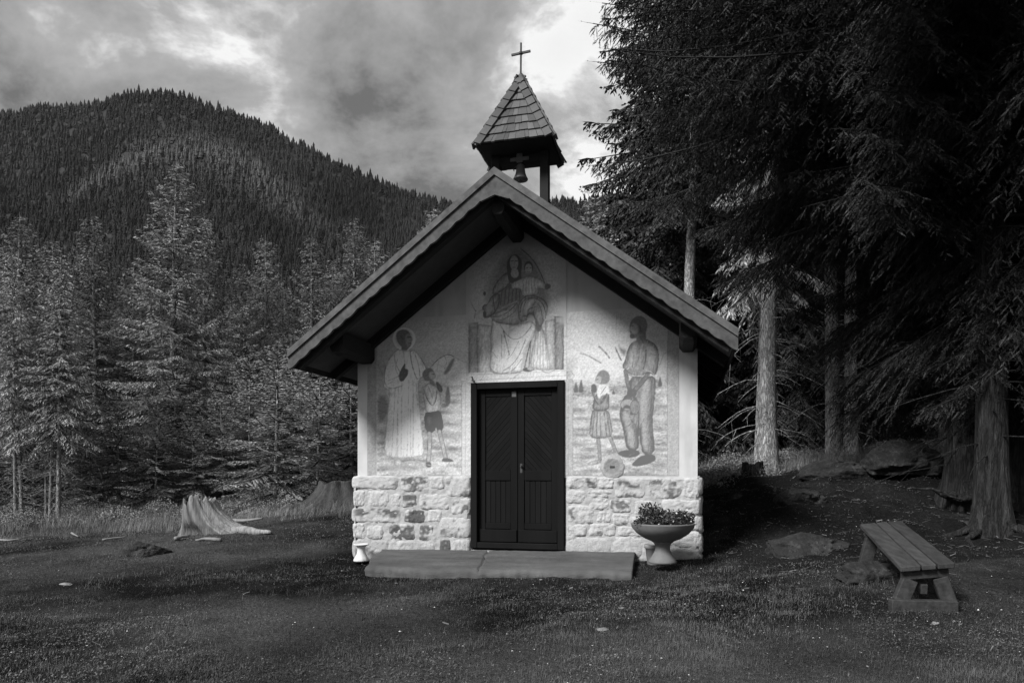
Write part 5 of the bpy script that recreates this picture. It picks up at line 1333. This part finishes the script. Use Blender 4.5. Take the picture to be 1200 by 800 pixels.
    def leaf(m, wd):
        nonlocal off
        p0, p1 = A0[m], A1[m]; k = len(p0)
        if not k: return
        d_ = p1-p0; ln = np.linalg.norm(d_, axis=1)[:, None]; rv = rng.normal(0, 1, (k, 3)); rv[:, 2] *= .5
        pr = np.cross(d_, rv); pr /= np.linalg.norm(pr, axis=1)[:, None]+1e-9
        wv = pr*wd*rng.uniform(.7, 1.3, (k, 1)); mid = p0+d_*.42
        V = np.stack([p0, mid+wv, p1, mid-wv], 1).reshape(-1, 3)
        Vs.append(V); Fq.append(off+np.arange(k*4).reshape(k, 4)); tq = rng.uniform(.28, .66, k); tq = np.where(rng.random(k) < .03, rng.uniform(.8, 1.2, k), tq); tn.append(np.repeat(tq, 4)); off += k*4  # a few twigs much paler: sparkle of light put into their tone
    leaf(AW == 0.0, tw); leaf(AW == 0.5, tw*.8)
    fm = AW >= .99
    if needles and fm.any():
        p0, p1 = A0[fm], A1[fm]; k = len(p0); d_ = p1-p0; ln = np.linalg.norm(d_, axis=1)[:, None]; dn = d_/ln
        tt = rng.uniform(.32, .62, k)
        for q in range(needles):
            f = (q+.3)/needles
            rv = rng.normal(0, 1, (k, 3)); pr = np.cross(dn, rv); pr /= np.linalg.norm(pr, axis=1)[:, None]+1e-9
            b = p0+d_*f; L = .030*rng.uniform(.75, 1.2, (k, 1))*(1-.35*f)
            tip = b+dn*L*.75+pr*L*.85; wv = np.cross(pr, dn)*.0046
            V = np.stack([b-wv-dn*.004, b+wv+dn*.004, tip], 1).reshape(-1, 3)
            Vs.append(V); Ft.append(off+np.arange(k*3).reshape(k, 3)); tn.append(np.repeat(tt*rng.uniform(.85, 1.15, k), 3)); off += k*3
        rv = rng.normal(0, 1, (k, 3)); pr = np.cross(dn, rv); pr /= np.linalg.norm(pr, axis=1)[:, None]+1e-9
        V = np.stack([p0, p0+d_*.45+pr*.0095, p1, p0+d_*.45-pr*.0095], 1).reshape(-1, 3); Vs.append(V); Fq.append(off+np.arange(k*4).reshape(k, 4)); tn.append(np.repeat(tt, 4)); off += k*4
        s4 = AW == .4
        p0, p1 = A0[s4], A1[s4]; k = len(p0); rv = rng.normal(0, 1, (k, 3)); d_ = p1-p0; pr = np.cross(d_, rv); pr /= np.linalg.norm(pr, axis=1)[:, None]+1e-9
        V = np.stack([p0-pr*.005, p0+pr*.005, p1], 1).reshape(-1, 3); Vs.append(V); Ft.append(off+np.arange(k*3).reshape(k, 3)); tn.append(np.full(k*3, .22)); off += k*3
    return (wood, limb), np.concatenate(Vs), [x for x in (np.concatenate(Fq) if Fq else np.zeros((0, 4), int), np.concatenate(Ft) if Ft else np.zeros((0, 3), int))], np.concatenate(tn)

PROTO = {}
def proto(key, H, nm, bark, **kw):
    wood, V, Fs, tn = spruce_geo(H=H, **kw)
    def mk(o):
        wood[0].build('trunk', M[bark], o, smooth=True); wood[1].build('branches', M['limb'], o, smooth=True); np_mesh('crown', V, Fs, M[nm], o, attr={'tone': tn})
    PROTO[key] = [H, mk, None]
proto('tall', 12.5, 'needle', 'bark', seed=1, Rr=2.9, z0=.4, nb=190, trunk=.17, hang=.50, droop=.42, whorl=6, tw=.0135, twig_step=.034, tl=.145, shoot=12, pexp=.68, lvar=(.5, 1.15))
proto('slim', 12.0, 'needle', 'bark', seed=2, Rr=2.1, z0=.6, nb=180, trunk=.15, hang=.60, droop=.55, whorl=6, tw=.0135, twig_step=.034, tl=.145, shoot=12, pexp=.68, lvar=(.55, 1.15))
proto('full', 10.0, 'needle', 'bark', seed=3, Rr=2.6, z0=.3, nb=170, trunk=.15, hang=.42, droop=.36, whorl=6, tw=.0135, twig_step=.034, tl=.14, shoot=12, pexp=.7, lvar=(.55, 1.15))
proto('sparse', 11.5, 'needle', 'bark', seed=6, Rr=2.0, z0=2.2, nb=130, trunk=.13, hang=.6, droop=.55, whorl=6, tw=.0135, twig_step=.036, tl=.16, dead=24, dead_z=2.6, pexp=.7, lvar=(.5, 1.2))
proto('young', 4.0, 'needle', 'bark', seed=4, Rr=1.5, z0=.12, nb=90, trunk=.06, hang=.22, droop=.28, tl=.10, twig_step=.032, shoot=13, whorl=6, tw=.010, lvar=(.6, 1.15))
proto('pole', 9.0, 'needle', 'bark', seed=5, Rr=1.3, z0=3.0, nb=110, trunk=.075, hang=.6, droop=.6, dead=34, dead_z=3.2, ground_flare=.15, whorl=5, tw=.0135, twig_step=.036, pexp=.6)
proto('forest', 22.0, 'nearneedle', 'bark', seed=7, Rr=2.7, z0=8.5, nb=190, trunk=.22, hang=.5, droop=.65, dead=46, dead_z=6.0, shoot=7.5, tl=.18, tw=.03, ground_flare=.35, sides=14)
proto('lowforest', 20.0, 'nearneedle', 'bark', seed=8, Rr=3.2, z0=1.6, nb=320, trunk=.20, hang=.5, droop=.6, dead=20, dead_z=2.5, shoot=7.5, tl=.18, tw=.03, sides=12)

def spruce(key, loc, height, label, group=None, rz=0.0, wide=1.0, lean=(0, 0), cat='spruce', name='spruce_tree'):
    H, mk, first = PROTO[key]
    if first is None:
        o = thing(name, label, cat, loc, rz, group); mk(o); PROTO[key][2] = o
    else:
        o = copy_tree(first); o.name = name; o['label'] = label; o['category'] = cat
        if group: o['group'] = group
        elif 'group' in o: del o['group']
    k = height/H
    o.location = loc; o.scale = (k*wide, k*wide, k); o.rotation_euler = (lean[0]+.025*math.sin(loc[0]*37.1), lean[1]+.025*math.sin(loc[1]*51.7), rz)
    return o
def spruce_px(key, px, Y, tip_py, label, **kw):
    g = gpt(px, Y, -.05); h = CAMZ+(555-tip_py)/F*Y-g.z
    return spruce(key, tuple(g), h, label, **kw)
G1 = 'spruces along the left forest edge'
rt = random.Random(77)
for key, px, Y, tip, wide, lab in (
    ('tall', 198, 23.0, 195, 1.02, 'tallest spruce of the left forest edge, its thin tip standing clear against the hill'),
    ('slim', 113, 24.5, 254, 1.05, 'pointed spruce left of the tallest one, tip halfway to the bare trunks'),
    ('slim', 66, 25.5, 284, 1.15, 'spruce whose crown rises straight above the bare pale trunks'),
    ('tall', 20, 25.0, 250, 1.0, 'tall spruce at the left frame edge of the forest'),
    ('full', 158, 26.0, 318, .95, 'lower spruce tucked between the tallest one and its pointed left neighbour'),
    ('slim', 238, 26.0, 252, .95, 'spruce crowding the right side of the tallest one'),
    ('sparse', 284, 26.5, 310, 1.0, 'thin spruce with open crown, second to the right of the tallest one'),
    ('slim', 313, 28.0, 280, .95, 'narrow pointed spruce midway between the tallest one and the chapel eave'),
    ('full', 338, 25.0, 335, .85, 'broad low crowned spruce left of the chapel eave'),
    ('slim', 366, 28.0, 280, 1.05, 'pale sided spruce just left of the chapel roof edge'),
    ('tall', 420, 31.0, 260, .95, 'spruce rising behind the lower part of the left chapel roof'),
    ('full', 392, 29.0, 312, 1.0, 'shorter spruce half hidden by the left roof edge'),
    ('slim', 446, 34.0, 282, 1.1, 'bright tipped spruce behind the middle of the left roof slope'),
    ('slim', 505, 46.0, 240, .95, 'single far spruce tip showing above the upper left roof slope'),
    ('slim', 472, 40.0, 284, 1.1, 'small spruce tip just above the left roof slope, below the single far tip')):
    spruce_px(key, px, Y, tip, lab, group=G1, rz=rt.uniform(0, 6.28), wide=wide*1.12)
G2 = 'thin bare spruce poles at the left forest edge'
for px, Y, tip, wide, lab in ((18.5, 19.0, 300, .9, 'leftmost thin bare trunk of the left forest edge'), (26, 19.6, 330, 1.0, 'thin bare trunk close beside the leftmost one'), (54, 19.6, 335, .75, 'thinnest bare trunk in the middle of the pale poles'),
                              (58.5, 19.0, 320, .85, 'pale bare trunk touching the thinnest pole'), (68.5, 18.6, 305, 1.15, 'palest and thickest bare pole, right end of the bare trunks')):
    spruce_px('pole', px, Y, tip, lab, group=G2, rz=rt.uniform(0, 6.28), wide=wide)
G3 = 'young bushy spruces at the meadow edge'
for px, Y, tip, lab in ((322, 19.0, 405, 'dark bushy young spruce reaching the ground between the bleached stump and the chapel'), (372, 21.0, 430, 'young spruce with sweeping low boughs left of the chapel wall'), (262, 21.0, 455, 'young spruce directly behind the bleached stump'),
                        (228, 20.5, 490, 'low young spruce left behind the bleached stump'), (182, 20.0, 480, 'bushy young spruce under the tallest spruce'), (140, 20.5, 470, 'bushy young spruce right of the bare pale poles'), (106, 20.0, 505, 'lowest young spruce right beside the palest pole'),
                        (412, 22.0, 425, 'young spruce half hidden by the left chapel wall'), (292, 22.0, 420, 'taller young spruce right behind the bleached stump root'), (205, 22.0, 420, 'young spruce in front of the tallest spruce trunk'), (346, 23.0, 400, 'young spruce under the left eave tip'), (40, 22.0, 470, 'young spruce between the two pairs of bare poles'), (-8, 20.5, 455, 'young spruce cut by the left frame edge')):
    spruce_px('young', px, Y, tip, lab, group=G3, rz=rt.uniform(0, 6.28), wide=rt.uniform(1.0, 1.25))
G4 = 'spruces in the depth of the left forest'
for i in range(26):
    px = -130+i*25+rt.uniform(-9, 9); Y = rt.uniform(29, 44)
    tip = rt.uniform(345, 410)
    spruce_px(('tall', 'slim', 'full', 'sparse')[i % 4], px, Y, tip, 'dim spruce in the dense forest behind the front row at left', group=G4, rz=rt.uniform(0, 6.28), wide=1.15)

# ------------------------------------------------------------------ the big old spruces at right
def big_spruce(px, py, Y, label, seed, trunk, H=24, Rr=5.3, z0=1.9, nb=230, roots=7, fine=8.2, rz=0):
    g = at(px, py, Y); g.z = gz(g.x, g.y)-.03
    o = thing('spruce_tree', label, 'spruce', tuple(g), rz, 'big old spruces beside the bench')
    def limit(az, z, L):       # boughs stop short of the chapel and of the meadow
        c_, s_ = math.cos(az+rz), math.sin(az+rz); zz = g.z+z-.22*L
        while L > .3:
            x = g.x+c_*L; y = g.y+s_*L
            if (zz < 3.9 and x < 2.95 and y > 5.5) or (zz < 4.4 and x < 1.6) or (zz < 7.0 and x < .98) or x < .5 or (zz < 5.3 and x < 3.7) or (zz < 4.0 and x < 5.6) or (zz < 2.9 and y < 6.0) or (z+g.z < 3.2 and L > 2.0): L -= .15
            else: break
        return L
    (wood, limb), V, Fs, tn = spruce_geo(seed=seed, H=H, Rr=Rr, z0=z0, nb=nb, trunk=trunk, hang=.72, droop=.30, shoot=9.0, tl=.18, tw=.036, needles=11, fine_below=fine, dead=26, dead_z=3.0, sides=40, upturn=.22, twig_step=.055, ground_flare=.0, low_short=.2, max_shoot=1.15, limit=limit, lthick=.5, sag=-.12)
    # buttressed foot and bark relief on the trunk (first ring-set of the wood mesh)
    rings = 27; nn = 40
    rs = random.Random(seed)
    ra = [rs.uniform(0, 6.28) for _ in range(roots)]
    for j in range(rings):
        for i in range(nn):
            x, y, z = wood.v[j*nn+i]; a = math.atan2(y, x)
            fl = .22*math.exp(-max(z, 0)/.35)+sum(.36*max(0, math.cos(a-r_))**6 for r_ in ra)*math.exp(-max(z+.1, 0)/.38)
            k = 1+fl+.03*mnoise.noise(Vector((math.cos(a)*5, math.sin(a)*5, z*.5+seed)))
            wood.v[j*nn+i] = (x*k, y*k, z)
    wood.build('trunk', M['darkbark'], o, smooth=True); limb.build('branches', M['limb'], o, smooth=True)
    np_mesh('crown', V, Fs, M['nearneedle'], o, attr={'tone': tn})
    for q, r_ in enumerate(ra):
        a = r_+rz; L = rs.uniform(.7, 1.5) if trunk < .22 else rs.uniform(.3, .6); pts = []
        for f, dz in ((.0, .07), (.3, .0), (.6, -.015), (1.0, -.05)):
            x = g.x+math.cos(a)*(trunk*1.3+L*f); y = g.y+math.sin(a)*(trunk*1.3+L*f); pts.append(Vector((x, y, gz(x, y)+dz)))
            a += rs.uniform(-.25, .25)
        root(o, pts, [trunk*.28, trunk*.15, trunk*.08, .010], M['darkbark'], 10, seed+q)
    return o
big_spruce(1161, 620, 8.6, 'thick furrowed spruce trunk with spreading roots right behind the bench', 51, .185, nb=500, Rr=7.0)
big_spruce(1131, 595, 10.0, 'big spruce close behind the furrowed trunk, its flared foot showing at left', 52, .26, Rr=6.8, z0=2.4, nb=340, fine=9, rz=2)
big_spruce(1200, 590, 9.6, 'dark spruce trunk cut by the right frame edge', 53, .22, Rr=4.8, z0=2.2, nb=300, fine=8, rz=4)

G5 = 'sunlit trunks in the wood behind the bench'
def trunk_px(key, px, py, Y, width_px, label, H, **kw):
    g = at(px, py, Y); g.z = gz(g.x, g.y)-.04
    Hp = PROTO[key][0]; base = {'forest': .22, 'lowforest': .20, 'pole': .075}[key]
    k = H/Hp; wide = (width_px/F*Y/2)/(base*k*1.04)
    o = spruce(key, tuple(g), H, label, **kw); 
    o.scale = (k*wide, k*wide, k)
    return o
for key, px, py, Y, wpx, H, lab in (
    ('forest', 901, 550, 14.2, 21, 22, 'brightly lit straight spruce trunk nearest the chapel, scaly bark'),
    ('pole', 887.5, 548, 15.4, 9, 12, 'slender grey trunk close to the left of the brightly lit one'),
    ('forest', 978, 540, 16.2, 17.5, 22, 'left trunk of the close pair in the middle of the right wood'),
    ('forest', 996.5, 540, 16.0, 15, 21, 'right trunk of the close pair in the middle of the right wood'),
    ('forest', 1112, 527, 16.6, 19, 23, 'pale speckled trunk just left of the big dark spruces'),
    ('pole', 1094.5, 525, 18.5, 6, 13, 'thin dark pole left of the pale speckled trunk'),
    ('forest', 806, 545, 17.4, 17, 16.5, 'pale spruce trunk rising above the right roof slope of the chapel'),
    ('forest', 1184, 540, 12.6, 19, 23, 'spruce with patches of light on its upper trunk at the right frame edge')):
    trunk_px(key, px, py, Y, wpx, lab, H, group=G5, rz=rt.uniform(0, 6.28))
G6 = 'spruces in the depth of the right wood'
cnt = 0
for i in range(44):
    px = 775+(i*37.7 % 560)+rt.uniform(-10, 10); Y = 19.5+(i*.618 % 1)*26
    if px < 850: Y += 8
    x = (px-600)/F*Y
    key = ('lowforest', 'forest', 'lowforest', 'lowforest')[i % 4]
    spruce(key, (x, Y, gz(x, Y)-.05), rt.uniform(15, 22), 'dark spruce in the depth of the right wood behind the lit trunks', group=G6, rz=rt.uniform(0, 6.28), wide=rt.uniform(.9, 1.2))
for px, Y, H, lab in ((850, 21.5, 14, 'dark low branched spruce between chapel corner and the brightly lit trunk'), (930, 19.0, 14, 'dark spruce filling the gap right of the brightly lit trunk'), (1040, 19.5, 15, 'dark spruce with low boughs behind the overhanging boulder'),
                      (1080, 22.0, 16, 'dark spruce behind the thin dark pole'), (772, 20.5, 22, 'spruce hidden behind the right roof slope, only its crown showing'), (1160, 18.0, 16, 'dark spruce seen between the big trunks at right')):
    x = (px-600)/F*Y
    spruce('lowforest', (x, Y, gz(x, Y)-.05), H, lab, group=G6, rz=rt.uniform(0, 6.28), wide=1.0)
spruce_px('young', 690, 15.5, 226, 'young spruce top peeping over the right roof slope beside the belfry', group=G3, rz=1.0, wide=.55)

# ------------------------------------------------------------------ grass and undergrowth
def blades(n, seed, region, hmin, hmax, wid, tonef, name, m, label, ylo, yhi, pxl, pxh, dens=None, power=1.6):
    rng = np.random.default_rng(seed)
    q = rng.uniform(0, 1, n); Y = (ylo**(1-power)+(yhi**(1-power)-ylo**(1-power))*q)**(1/(1-power)) if power != 1 else ylo*(yhi/ylo)**q
    px = rng.uniform(pxl, pxh, n); x = (px-600)/F*Y
    s_, t_ = ch_local(x, Y)
    keep = ~((np.abs(s_) < 2.36) & (t_ > -.05) & (t_ < 4.3)) & ~((s_ > -1.9+.24*np.clip(-t_, 0, 1.1)) & (s_ < 1.55) & (t_ > -1.035) & (t_ <= 0))
    keep &= region(x, Y, rng)
    x, Y = x[keep], Y[keep]; n = len(x)
    z = ground(x, Y)-.004
    clump = fbm(x*2.2, Y*2.2, seed+3, 3); big_ = fbm(x*.7, Y*.7, seed+9, 3)
    h = (hmin+(hmax-hmin)*rng.uniform(0, 1, n)**1.6)*(.4+1.3*clump)
    az = rng.uniform(0, 6.28, n); ln = rng.normal(0, .8, n); 
    dx = np.cos(az); dy = np.sin(az); w_ = wid*rng.uniform(.6, 1.3, n)*np.maximum(1, Y/7)
    b = np.c_[x, Y, z]; per = np.c_[-dy, dx, np.zeros(n)]*w_[:, None]
    mid = b+np.c_[dx*h*.35*ln, dy*h*.35*ln, h*.6]; tip = b+np.c_[dx*h*1.0*ln, dy*h*1.0*ln, h*(1-.42*np.minimum(np.abs(ln), 1.8))]
    V = np.stack([b-per, b+per, mid+per*.7, tip, mid-per*.7], 1).reshape(-1, 3)
    Fc = [np.array([0, 1, 2, 4])[None]+(np.arange(n)*5)[:, None], np.array([4, 2, 3])[None]+(np.arange(n)*5)[:, None]]
    tone = tonef(x, Y, clump, big_, rng)
    o = np_mesh(name, V, Fc, M[m], attr={'tone': np.repeat(np.clip(tone, .06, 1.3), 5)})
    return tag(o, label, 'grass', kind='stuff')
def meadow(x, Y, rng):
    ff = forest_floor(x, Y)
    worn = sstep(.50, .62, fbm(x*.8, Y*.8, 83, 3))*.75
    return rng.uniform(0, 1, len(x)) > np.maximum(ff*.96, worn)
blades(520000, 7, meadow, .010, .045, .0008, lambda x, y, c, b, r: .55+1.3*(b-.5)+.6*(c-.5)+.35*sstep(9, 17, y)*sstep(0, -3, x)+r.normal(0, .12, len(x))+np.where(r.uniform(0, 1, len(x)) < .06, .45, 0), 'grass', 'grass', 'short dark meadow grass and moss around the chapel', 3.3, 24, -80, 1280)  # blades at far left also carry the brighter light in their tone
def tufts(x, Y, rng):
    t_ = sstep(.53, .66, fbm(x*2.6, Y*2.6, 141, 3))*sstep(.38, .55, fbm(x*.6, Y*.6, 149, 3))
    return rng.uniform(0, 1, len(x)) < t_*(1-forest_floor(x, Y))
blades(170000, 17, tufts, .02, .075, .0010, lambda x, y, c, b, r: .62+.9*(b-.5)+r.normal(0, .16, len(x)), 'grass_tufts', 'grass', 'scattered longer grass tufts in the meadow', 3.3, 19, -80, 1280)
def herbs():
    rng = np.random.default_rng(77); n = 150000
    Y = 3.3*(16/3.3)**rng.uniform(0, 1, n); x = rng.uniform(-80-600, 1280-600, n)/F*Y
    s_, t_ = ch_local(x, Y)
    keep = ~((np.abs(s_) < 2.36) & (t_ > -.05) & (t_ < 4.3)) & ~((s_ > -1.9) & (s_ < 1.55) & (t_ > -1.035) & (t_ <= 0))
    keep &= rng.uniform(0, 1, n) < (.12+.88*sstep(.45, .62, fbm(x*1.7, Y*1.7, 161, 4)))*(1-.8*forest_floor(x, Y))
    x, Y = x[keep], Y[keep]; n = len(x)
    c = np.c_[x, Y, ground(x, Y)+rng.uniform(.002, .022, n)]
    a = rng.uniform(0, 6.28, n); d_ = np.c_[np.cos(a), np.sin(a), rng.normal(.25, .35, n)]; l = rng.uniform(.003, .010, n)[:, None]*np.maximum(1, Y/7)[:, None]
    p = np.c_[-np.sin(a), np.cos(a), rng.normal(0, .4, n)]*l*.5
    V = np.stack([c, c+d_*l+p, c+d_*l*2, c+d_*l-p], 1).reshape(-1, 3)
    b = fbm(x*.7, Y*.7, 16, 3)
    tone = np.clip(.55+1.3*(b-.5)+rng.normal(0, .10, n)+np.where(rng.random(n) < .008, .5, 0), .1, 1.3)
    tag(np_mesh('meadow_herbs', V, np.arange(n*4).reshape(-1, 4), M['grass'], attr={'tone': np.repeat(tone, 4)}), 'low flat leaved herbs and moss carpeting the meadow', 'herbs', kind='stuff')
herbs()
def edge(x, Y, rng):
    px = 600+F*x/Y
    a = (px < 420)*sstep(13.5, 17, Y+.6*(fbm(x, Y, 4, 2)-.5)*4)*(1-sstep(21, 23, Y))
    b = (px > 815)*sstep(13.2, 14.2, Y)*(1-sstep(18.5, 20, Y))*(fbm(x*1.5, Y*1.5, 19, 3) > np.where(px > 905, .30, .42))  # right bank: pale straw stands in for a strip of sunlight
    return rng.uniform(0, 1, len(x)) < np.maximum(a*.75*sstep(.40, .58, fbm(x*1.1, Y*1.1, 23, 3)), b*.8)
blades(300000, 11, edge, .06, .36, .0010, lambda x, y, c, b, r: .55+.5*(b-.5)+r.normal(0, .12, len(x)), 'dry_grass_and_sun_strip', 'straw', 'tall dry grass along the forest edge, and straw in place of sunlight on the right bank', 11, 23, -60, 1250, power=1.0)

# low leafy undergrowth under the sunlit trunks and along the left wood
def undergrowth():
    rng = np.random.default_rng(91)
    Vs = []; cnt_ = 0; tn = []
    spots = []
    for k in range(46): spots.append((rng.uniform(905, 1120), rng.uniform(15.2, 19.5), rng.uniform(.16, .42)))
    for k in range(16): spots.append((rng.uniform(822, 890), rng.uniform(13.2, 15.5), rng.uniform(.2, .45)))
    for k in range(40): spots.append((rng.uniform(-20, 415), rng.uniform(17.5, 21), rng.uniform(.2, .55)))
    for px, Y, h in spots:
        g = gpt(px, Y); n = int(620*h/.3)
        c = rng.normal(0, 1, (n, 3))*np.array([h*.7, h*.7, 0])+np.array([0, 0, 1])*(rng.uniform(0, 1, (n, 1))**.7*h); c[:, 2] *= np.exp(-(c[:, 0]**2+c[:, 1]**2)/(h*h*1.6))
        c += np.array(g)
        d_ = rng.normal(0, 1, (n, 3)); d_[:, 2] = np.abs(d_[:, 2])*.6; d_ /= np.linalg.norm(d_, axis=1)[:, None]; l = rng.uniform(.02, .045, (n, 1))
        w_ = np.cross(d_, rng.normal(0, 1, (n, 3))); w_ /= np.linalg.norm(w_, axis=1)[:, None]; w_ *= l*.33
        Vs.append(np.stack([c, c+d_*l*.5+w_, c+d_*l, c+d_*l*.5-w_], 1).reshape(-1, 3)); tn.append(np.repeat(rng.uniform(.4, 1.0, n), 4)); cnt_ += n
    tag(np_mesh('undergrowth', np.concatenate(Vs), np.arange(cnt_*4).reshape(-1, 4), M['herb2'], attr={'tone': np.concatenate(tn)}), 'low leafy undergrowth at the foot of the wood', 'undergrowth', kind='stuff')
M['herb2'] = mat('undergrowth leaf', 0.15, 0.3, 3, 0.6, 0, attr='tone', amul=2.0)
undergrowth()
HAZE = 0.00002

# ------------------------------------------------------------------ the air: a thin even veil over the valley
lo = np.full(3, 1e9); hi = -lo
for nm_ in ('ground', 'hill', 'hillside_forest'):
    me_ = bpy.data.objects[nm_].data; co = np.empty(len(me_.vertices)*3, np.float32); me_.vertices.foreach_get('co', co); co = co.reshape(-1, 3)
    lo = np.minimum(lo, co.min(0)); hi = np.maximum(hi, co.max(0))
hb = MB(); hb.box(lo[0]-5, hi[0]+5, lo[1]-5, hi[1]+5, lo[2]-1, hi[2]+4)
hm = bpy.data.materials.new('thin air'); hm.use_nodes = True
ht = hm.node_tree; ht.nodes.clear()
ho = ht.nodes.new('ShaderNodeOutputMaterial'); hv = ht.nodes.new('ShaderNodeVolumePrincipled')
hv.inputs['Color'].default_value = (.9, .9, .9, 1); hv.inputs['Density'].default_value = HAZE
ht.links.new(hv.outputs[0], ho.inputs['Volume'])
hz_ = hb.build('haze', hm); hz_['kind'] = 'stuff'
